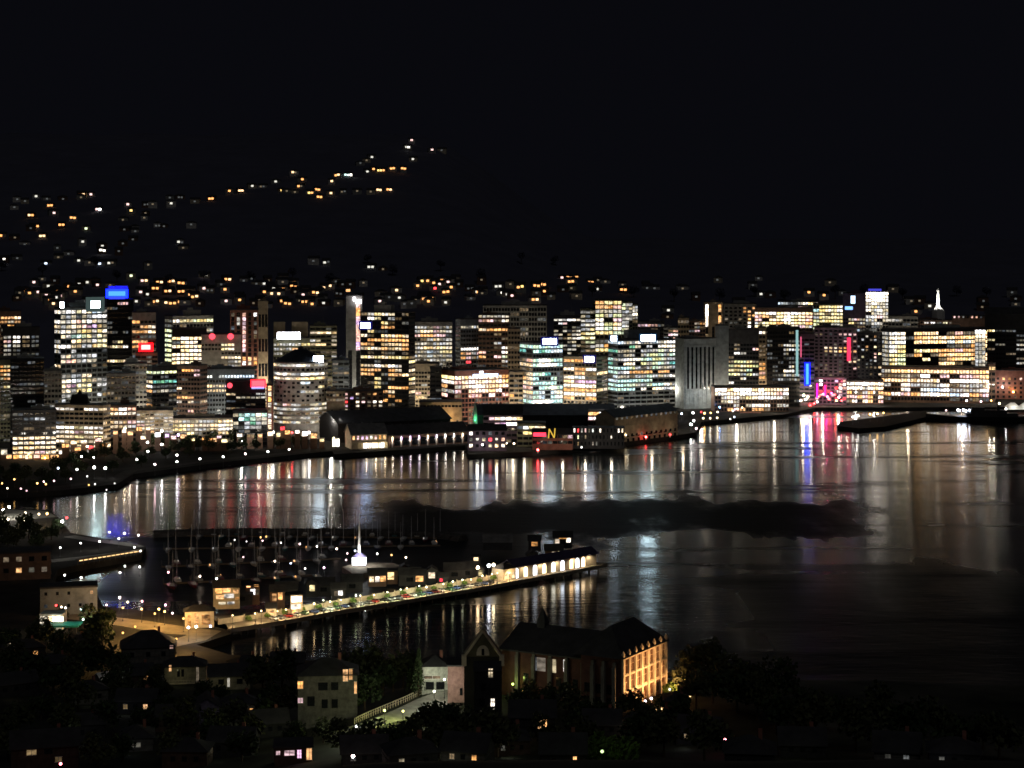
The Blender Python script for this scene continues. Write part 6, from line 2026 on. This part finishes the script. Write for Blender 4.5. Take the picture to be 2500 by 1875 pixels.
# lit pale court wall / fence along the hill street
fn = thing('balustrade', 'pale post-and-rail balustrade along the lit hill street', 'balustrade', fore_hit(870, 1766))
b = MB()
FP = [(866, 1768), (900, 1752), (940, 1735), (985, 1716), (1020, 1700), (1040, 1690)]
pts = [rel(fn, fore_hit(*q)) for q in FP]
for p, q in zip(pts, pts[1:]):
    n = 7
    for k in range(n):
        c = p.lerp(q, k / n)
        b.box(c.x - .12, c.x + .12, c.y - .12, c.y + .12, c.z - .5, c.z + 1.5)
    b.tube(p + Vector((0, 0, 1.5)), q + Vector((0, 0, 1.5)), .12, n=4)
    b.tube(p + Vector((0, 0, .8)), q + Vector((0, 0, .8)), .08, n=4)
b.obj('rails', wall('cream'), fn)
for i, (x, y, c, s, pw, h_) in enumerate([(984, 1740, (1, .92, .3), 3, 2000, 3.2), (939, 1738, (.85, 1, .3), 4, 1600, 3.0), (870, 1778, (.95, 1, .85), 3, 1600, 3.5), (1060, 1690, (1, 1, .8), 6, 2600, 5), (1085, 1660, (1, 1, .8), 5, 1100, 5), (862, 1858, (1, .75, .7), 40, 60, 3.5), (1770, 1812, (1, .25, .3), 18, 10, 3), (825, 1622, WHITE, 3, 15, 3),
                                          (649, 1622, AMBER, 12, 8, 3), (289, 1640, WHITE, 26, 150, 3.0), (148, 1872, (1, .2, .25), 12, 15, 3), (1575, 1715, (1, .8, .9), 8, 10, 2.5), (1590, 1708, (1, .8, .9), 8, 10, 2.5), (1635, 1685, WHITE, 2.5, 0, 3), (1252, 1672, (.75, 1, .2), 4, 160, 3.5), (1278, 1690, AMBER, 2, 60, 3), (1470, 1850, (.7, 1, .4), 2, 120, 4)]):
    p = fore_hit(x, y + h_ * 9.5)
    cn = COLW.get(c, 'tinted')
    cn = {0: 'yellow', 1: 'lime', 2: 'pale green', 3: 'pale yellow', 4: 'cream', 5: 'pinkish white', 6: 'small red', 9: 'cold white', 10: 'deep red', 11: 'lilac', 12: 'lilac', 14: 'lime', 16: 'leaf-green'}.get(i, cn)
    wh = ('on the hill street', 'on the hill street', 'at the low end of the hill street', 'in the pale forecourt', 'by the garage house', 'at the bottom below the grey two-storey house', 'alone on the dark right slope', 'over the black trees left of centre', 'above the lower cream house', 'on the slanted white roof', 'in the bottom left corner',
          'at the foot of the floodlit side, nearer it', 'at the foot of the floodlit side, farther out', 'over the small brick house', 'in the garden of the chapel', 'on the garden path of the monastery', 'in the green bush at the bottom')[i]
    street_lamp('%s lamp %s' % (cn, wh), p, h_, c, s, .33, pw, name='garden_lamp', cat='lamp')
make_car('white car parked at the low end of the hill street', (.7, .7, .68), 'white', fore_hit(893, 1784) + Vector((0, 0, .3)), .9, 'cars on the hill street')
make_car('grey car parked on the hill street beside the yellow lamp', (.16, .17, .18), 'grey', fore_hit(925, 1770) + Vector((0, 0, .3)), .9, 'cars on the hill street')

# hillside trees: (px, py of the foot, kind, size)
FT = [(250, 1655, 0, 1.5), (215, 1640, 1, 1.2), (290, 1668, 2, .9), (640, 1700, 1, 1.2), (690, 1690, 2, 1.2), (620, 1655, 0, .9), (900, 1700, 3, 1.25), (935, 1700, 0, 1.2), (960, 1690, 1, 1.1), (890, 1735, 2, 1.0), (985, 1680, 3, .9), (1003, 1695, 4, .75), (1022, 1700, 4, .9),
      (1040, 1806, 3, .8), (1085, 1800, 0, .95), (1115, 1815, 2, .9), (1000, 1830, 1, .8), (950, 1850, 0, .8), (905, 1835, 2, .7), (840, 1850, 3, .8), (790, 1815, 1, .6), (1150, 1840, 1, 1.0), (1215, 1850, 3, .9),
      (1260, 1740, 0, .7), (1300, 1735, 1, .7), (1340, 1745, 2, .7), (1390, 1760, 3, .8), (1440, 1780, 0, .8), (1480, 1790, 2, .7), (1700, 1735, 1, 1.0), (1690, 1700, 3, 1.1), (1740, 1720, 0, 1.1), (1800, 1740, 2, 1.1), (1620, 1745, 0, .6),
      (1560, 1840, 2, .9), (1620, 1850, 1, .9), (1720, 1860, 3, .9), (1900, 1790, 0, 1.1), (1990, 1810, 1, 1.1), (2090, 1840, 3, 1.0), (2220, 1830, 2, 1.0), (2330, 1850, 0, 1.1), (2440, 1860, 1, 1.1),
      (20, 1600, 0, 1.2), (100, 1588, 1, 1.2), (150, 1612, 2, 1.0), (30, 1650, 3, 1.1), (90, 1660, 0, 1.0), (175, 1665, 1, .9), (240, 1590, 2, 1.3), (270, 1690, 0, .8), (300, 1720, 1, .9), (370, 1705, 3, .8), (470, 1760, 0, .8), (520, 1800, 1, .8), (690, 1760, 3, .9), (660, 1730, 0, .8), (720, 1820, 2, .6), (610, 1820, 1, .8), (350, 1800, 2, .8), (100, 1760, 0, .9), (160, 1810, 1, .9), (20, 1860, 3, .9), (300, 1860, 0, .8), (500, 1840, 2, .8), (860, 1690, 1, 1.2), (915, 1670, 2, 1.0), (840, 1660, 0, .8), (1190, 1815, 2, .7), (1070, 1850, 1, .8), (1140, 1800, 0, .6), (1430, 1850, 1, .8), (1400, 1800, 0, .7), (1330, 1825, 3, .7), (1540, 1760, 1, .8), (1580, 1800, 3, .8), (1660, 1800, 2, .9), (1850, 1760, 3, 1.0), (1950, 1780, 2, 1.0), (2050, 1790, 0, 1.0), (2150, 1800, 3, 1.1), (2280, 1810, 1, 1.0), (2400, 1830, 0, 1.0), (1780, 1690, 1, 1.1), (1720, 1680, 3, 1.2), (1830, 1700, 0, 1.1), (1900, 1720, 2, 1.1), (60, 1690, 2, 1.2), (130, 1700, 0, 1.2), (190, 1740, 3, 1.0), (40, 1800, 1, 1.0), (250, 1800, 2, .9), (400, 1760, 0, .9), (440, 1800, 3, .9), (570, 1790, 1, .9), (640, 1790, 2, .9), (590, 1860, 0, .9), (420, 1870, 1, .8), (240, 1880, 3, .8), (1500, 1690, 4, .55), (500, 1720, 2, .7), (540, 1715, 0, .7), (400, 1712, 1, .6)]
KN = ('round dark', 'spreading dark', 'broad dark', 'tall dark', 'pointed conifer', 'bright green')
FTS = sorted(FT)
for i, (x, y, k, s) in enumerate(FTS):
    w_ = ('below the shore road', 'around the cream houses', 'left of the pink house', 'below the pink house', 'below the monastery', 'by the floodlit side', 'on the dark right slope')
    zn = [330, 700, 1030, 1230, 1520, 1760, 9999]
    zi = [n for n in range(7) if x < zn[n]][0]
    j = [q for q in FTS if q[2] == k and [n for n in range(7) if q[0] < zn[n]][0] == zi].index((x, y, k, s))
    tree('%s hillside tree %s, %s of its kind from the left' % (KN[k], w_[zi], ORD[j]), fore_hit(x, y), k, s, 'trees of the near hillside')
for i, (x, y, s) in enumerate([(1455, 1868, 1.5), (1490, 1862, 1.3), (1520, 1874, 1.4), (1262, 1690, .8), (1245, 1684, .7), (1275, 1706, .6), (1632, 1700, .9)]):
    tree(('bright green bush lit by the leaf-green lamp, %s from the left', 'lime-lit bush in the chapel garden, %s from the left', 'olive bush at the far corner of the floodlit side, %s')[0 if i < 3 else 1 if i < 6 else 2] % ORD[i % 3], fore_hit(x, y), 5, s, 'lit garden bushes', 'bush', 'bush')

# ================================================================ HILL SUBURB BEHIND THE CITY
HC = [(42, 490, 'k'), (88, 482, 'l'), (35, 508, 'k'), (200, 478, 'ow'), (222, 478, 'p'), (122, 503, 'oo'), (240, 514, 'pB'), (320, 519, 'y'), (312, 502, 'p'), (357, 503, 'kk'), (418, 499, 'l'), (440, 485, 'kk'), (75, 529, 'wo'), (132, 523, 'p'), (178, 536, 'oo'), (150, 553, 'oo'), (84, 556, 'wwo'), (103, 580, 'ww'),
      (2, 577, 'o'), (210, 560, 'g'), (352, 536, 'd'), (385, 555, 'kk'), (202, 595, 'l'), (250, 604, 'l'), (250, 615, 'WW'), (192, 638, 'l'), (112, 646, 'b'), (10, 639, 'W'), (218, 646, 'd'), (243, 646, 'b'), (270, 647, 'ld'), (362, 652, 'd'), (440, 596, 'lk'), (447, 609, 'd'), (515, 489, 'oo'), (560, 469, 'o'), (588, 467, 'ww'), (616, 457, 'l'),
      (640, 457, 'dk'), (673, 446, 'l'), (688, 466, 'y'), (718, 423, 'wd'), (738, 441, 'o'), (732, 457, 'od'), (758, 474, 'yo'), (775, 466, 'oo'), (780, 484, 'oo'), (810, 445, 'w'), (823, 430, 'ow'), (850, 430, 'ccB'), (808, 476, 'w'), (838, 470, 'dk'), (872, 469, 'd'), (897, 421, 'l'), (908, 385, 'l'), (912, 415, 'o'), (930, 418, 'yyo'),
      (958, 413, 'oo'), (985, 414, 'oo'), (925, 466, 'ww'), (950, 465, 'ow'), (905, 472, 'd'), (995, 361, 'lW'), (1005, 344, 'p'), (1055, 367, 'p'), (1008, 390, 'l'), (895, 392, 'd'), (880, 400, 'k'), (1078, 369, 'k'), (1140, 338, 'kk'), (720, 470, 'd'), (700, 468, 'd'),
      (797, 644, 'lk'), (765, 642, 'k'), (905, 656, 'll'), (935, 661, 'd'), (103, 684, 'd'), (195, 692, 'l'), (213, 692, 'l'), (234, 692, 'l'), (133, 691, 'k'), (320, 678, 'g'), (352, 690, 'pw'), (418, 692, 'ow'), (442, 694, 'oo'), (498, 676, 'pl'), (556, 687, 'ow'), (595, 690, 'k'), (645, 696, 'l'), (692, 683, 'o'), (655, 690, 'd'), (498, 710, 'p'), (442, 716, 'oo'),
      (462, 716, 'o'), (360, 722, 'l'), (650, 715, 'oo'), (668, 709, 'l'), (725, 718, 'dk'), (740, 724, 'p'), (780, 712, 'k'), (788, 731, 'l'), (692, 742, 'oo'), (702, 748, 'oo'), (748, 744, 'oow'), (762, 748, 'o'), (790, 745, 'l'), (48, 720, 'd'), (62, 716, 'oo'), (72, 722, 'o'), (93, 721, 'p'), (107, 720, 'o'), (120, 720, 'p'), (146, 715, 'oo'), (168, 704, 'o'),
      (113, 728, 'p'), (150, 722, 'o'), (178, 712, 'd'), (405, 746, 'w'), (421, 747, 'oo'), (552, 738, 'p'), (585, 738, 'o'), (1035, 692, 'yy'), (1062, 710, 'r'), (1073, 697, 'p'), (1046, 742, 'o'), (1088, 744, 'l'), (1120, 698, 'k'), (1148, 708, 'kk'), (975, 733, 'l'), (950, 731, 'k'), (1216, 702, 'll'), (1226, 720, 'W'), (1238, 722, 'l'), (1250, 726, 'p'), (1246, 700, 'd'),
      (1270, 706, 'oy'), (1310, 701, 'oo'), (1325, 699, 'oo'), (1372, 681, 'p'), (1390, 680, 'oo'), (1408, 680, 'o'), (1394, 692, 'oo'), (1442, 692, 'oo'), (1395, 708, 'd'), (1458, 709, 'l'), (1478, 690, 'd'), (1375, 712, 'k'), (1408, 727, 'd'), (1520, 697, 'd'), (1522, 712, 'oo'), (1578, 697, 'l'), (1598, 707, 'k'), (1345, 728, 'k'), (1310, 720, 'k'),
      (1632, 762, 'l'), (1630, 777, 'd'), (1858, 724, 'l'), (1975, 718, 'o'), (2012, 726, 'o'), (2225, 738, 'd'), (2245, 740, 'd'), (2270, 752, 'l'), (2398, 755, 'd'), (2480, 748, 'd'), (2236, 766, 'o'), (1700, 728, 'k'), (1805, 740, 'k'), (1660, 706, 'k'), (300, 600, 'k'), (330, 570, 'k'), (60, 600, 'k'), (140, 610, 'k'), (700, 690, 'k'), (820, 690, 'k'), (855, 700, 'k'), (1150, 735, 'k'), (540, 700, 'k')]
HL = [('the white-crowned tower', 200), ('the blue-crowned tower', 290), ('the yellow-green topped tower', 460), ('the red-brick tower', 600), ('the big white sign', 705), ('the slim salmon tower', 865), ('the banded dark tower', 940), ('the nine-row grey block', 1057), ('the finned grey block', 1143),
      ('the concrete slab', 1260), ('the speckled tower', 1385), ('the domed green tower', 1485), ('the teal-lit block', 1570), ('the slim floodlit tower', 1742), ('the yellow-banded block', 1910), ('the white-blazing tower', 2141), ('the obelisk', 2290), ('the far-right block', 2450)]
HCOL = {'o': 'orange', 'w': 'cream', 'W': 'bright white', 'p': 'pink', 'l': 'pale', 'k': 'barely lit', 'd': 'dim amber', 'y': 'yellow', 'g': 'green', 'b': 'bluish', 'c': 'aqua', 'B': 'blazing white', 'r': 'red'}
HW = (('white', wall('white')), ('brown', wall('brown')), ('grey', wall('grey')), ('cream', wall('cream')))


def hill_house(px, py, chs):
    p = hill_hit(px, py + 3)
    if p is None:
        return
    near = min(HL, key=lambda q: abs(q[1] - px))[0]
    tier = 'just above' if py > 672 else 'halfway uphill over' if py > 560 else 'high over' if py > 440 else 'on the ridge over'
    cw = ' and '.join(dict.fromkeys(HCOL[c] for c in chs))
    lab = 'hill house, %s %s %s, %s' % (('one', 'two', 'three')[len(chs) - 1], cw, 'window' if len(chs) == 1 else 'windows', tier + ' ' + near)
    k = 0
    base = lab
    while lab in USED:
        k += 1
        lab = base + (', %s such' % ORD[k])
    sc_ = p.y / 2300.0
    w, h, d = R.uniform(9, 14) * sc_ ** .5, R.uniform(5, 8), R.uniform(8, 11)
    t_ = thing('hill_house', lab, 'house', p, -math.atan(p.x / p.y) + R.uniform(-.25, .25), 'houses on the hill behind the city')
    wn, wm = HW[R.randrange(4)]
    b = MB()
    b.box(-w / 2, w / 2, 0, d, -4, h)
    b.obj('wall', wm, t_)
    b = MB()
    if R.random() < .5:
        b.hip(-w / 2, w / 2, 0, d, h, h + 2.6)
    else:
        b.gable(-w / 2, w / 2, 0, d, h, h + 2.8, ov=.5, th=.3)
        b.prism([(-w / 2, 0), (w / 2, 0), (w / 2, .1), (-w / 2, .1)], h, h + .1)
    b.obj('roof', M_ROOF, t_)
    n = len(chs)
    for i, c in enumerate(chs):
        ww, hh = (3.1 if n < 3 else 2.6) * sc_ ** .7, 2.4 * sc_ ** .6
        if c in 'kd':
            ww, hh = ww * .8, hh * .8
        x = (i - (n - 1) / 2) * min(4.6, w / n)
        o = put_window(t_, ww, hh, (x, -.05, h * .55 + R.uniform(-.6, .6)), 0, c)
        if c not in 'kd.':
            o.material_slots[0].material = emis('hill_' + c, {'o': (1, .42, .13), 'w': (1, .62, .32), 'y': (1, .66, .2)}.get(c, COLS[c][0]), COLS[c][1] * 2.6)
        elif c in 'kd':
            o.material_slots[0].material = emis('hill_' + c, COLS[c][0], COLS[c][1] * 1.5)


for q in HC:
    hill_house(*q)
for i in range(64):
    px = R.uniform(-5, 1340) if i % 4 else R.uniform(60, 760)
    hill_house(px, R.uniform(692, 748) - (6 if px > 1000 else 0), R.choice(('o', 'oo', 'o', 'w', 'p', 'd', 'ow', 'l', 'o')))
# darker houses filling the lower slope, only just visible
for i in range(40):
    hill_house(R.uniform(0, 1250) if i % 3 else R.uniform(1250, 2490), R.uniform(700, 752) if i % 2 else R.uniform(676, 740), R.choice(('k', 'k', 'd', 'kk')))
for i in range(20):
    hill_house(R.uniform(20, 480), R.uniform(480, 640), R.choice(('k', 'd', 'k')))

# ridge-line pines and bush clumps on the hill, a few trees each its own thing
for i in range(26):
    px = 20 + i * 96 + R.uniform(-25, 25)
    p = hill_hit(px, R.uniform(640, 700) if px < 1400 else R.uniform(720, 745))
    if p:
        near = min(HL, key=lambda q: abs(q[1] - px))
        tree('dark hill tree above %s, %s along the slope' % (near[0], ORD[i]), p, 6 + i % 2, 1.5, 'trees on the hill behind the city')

if __name__ == '__main__':
    bad = {k: v for k, v in USED.items() if len(v) > 1}
    if bad:
        print('DUPLICATE LABELS', {k: len(v) for k, v in bad.items()})
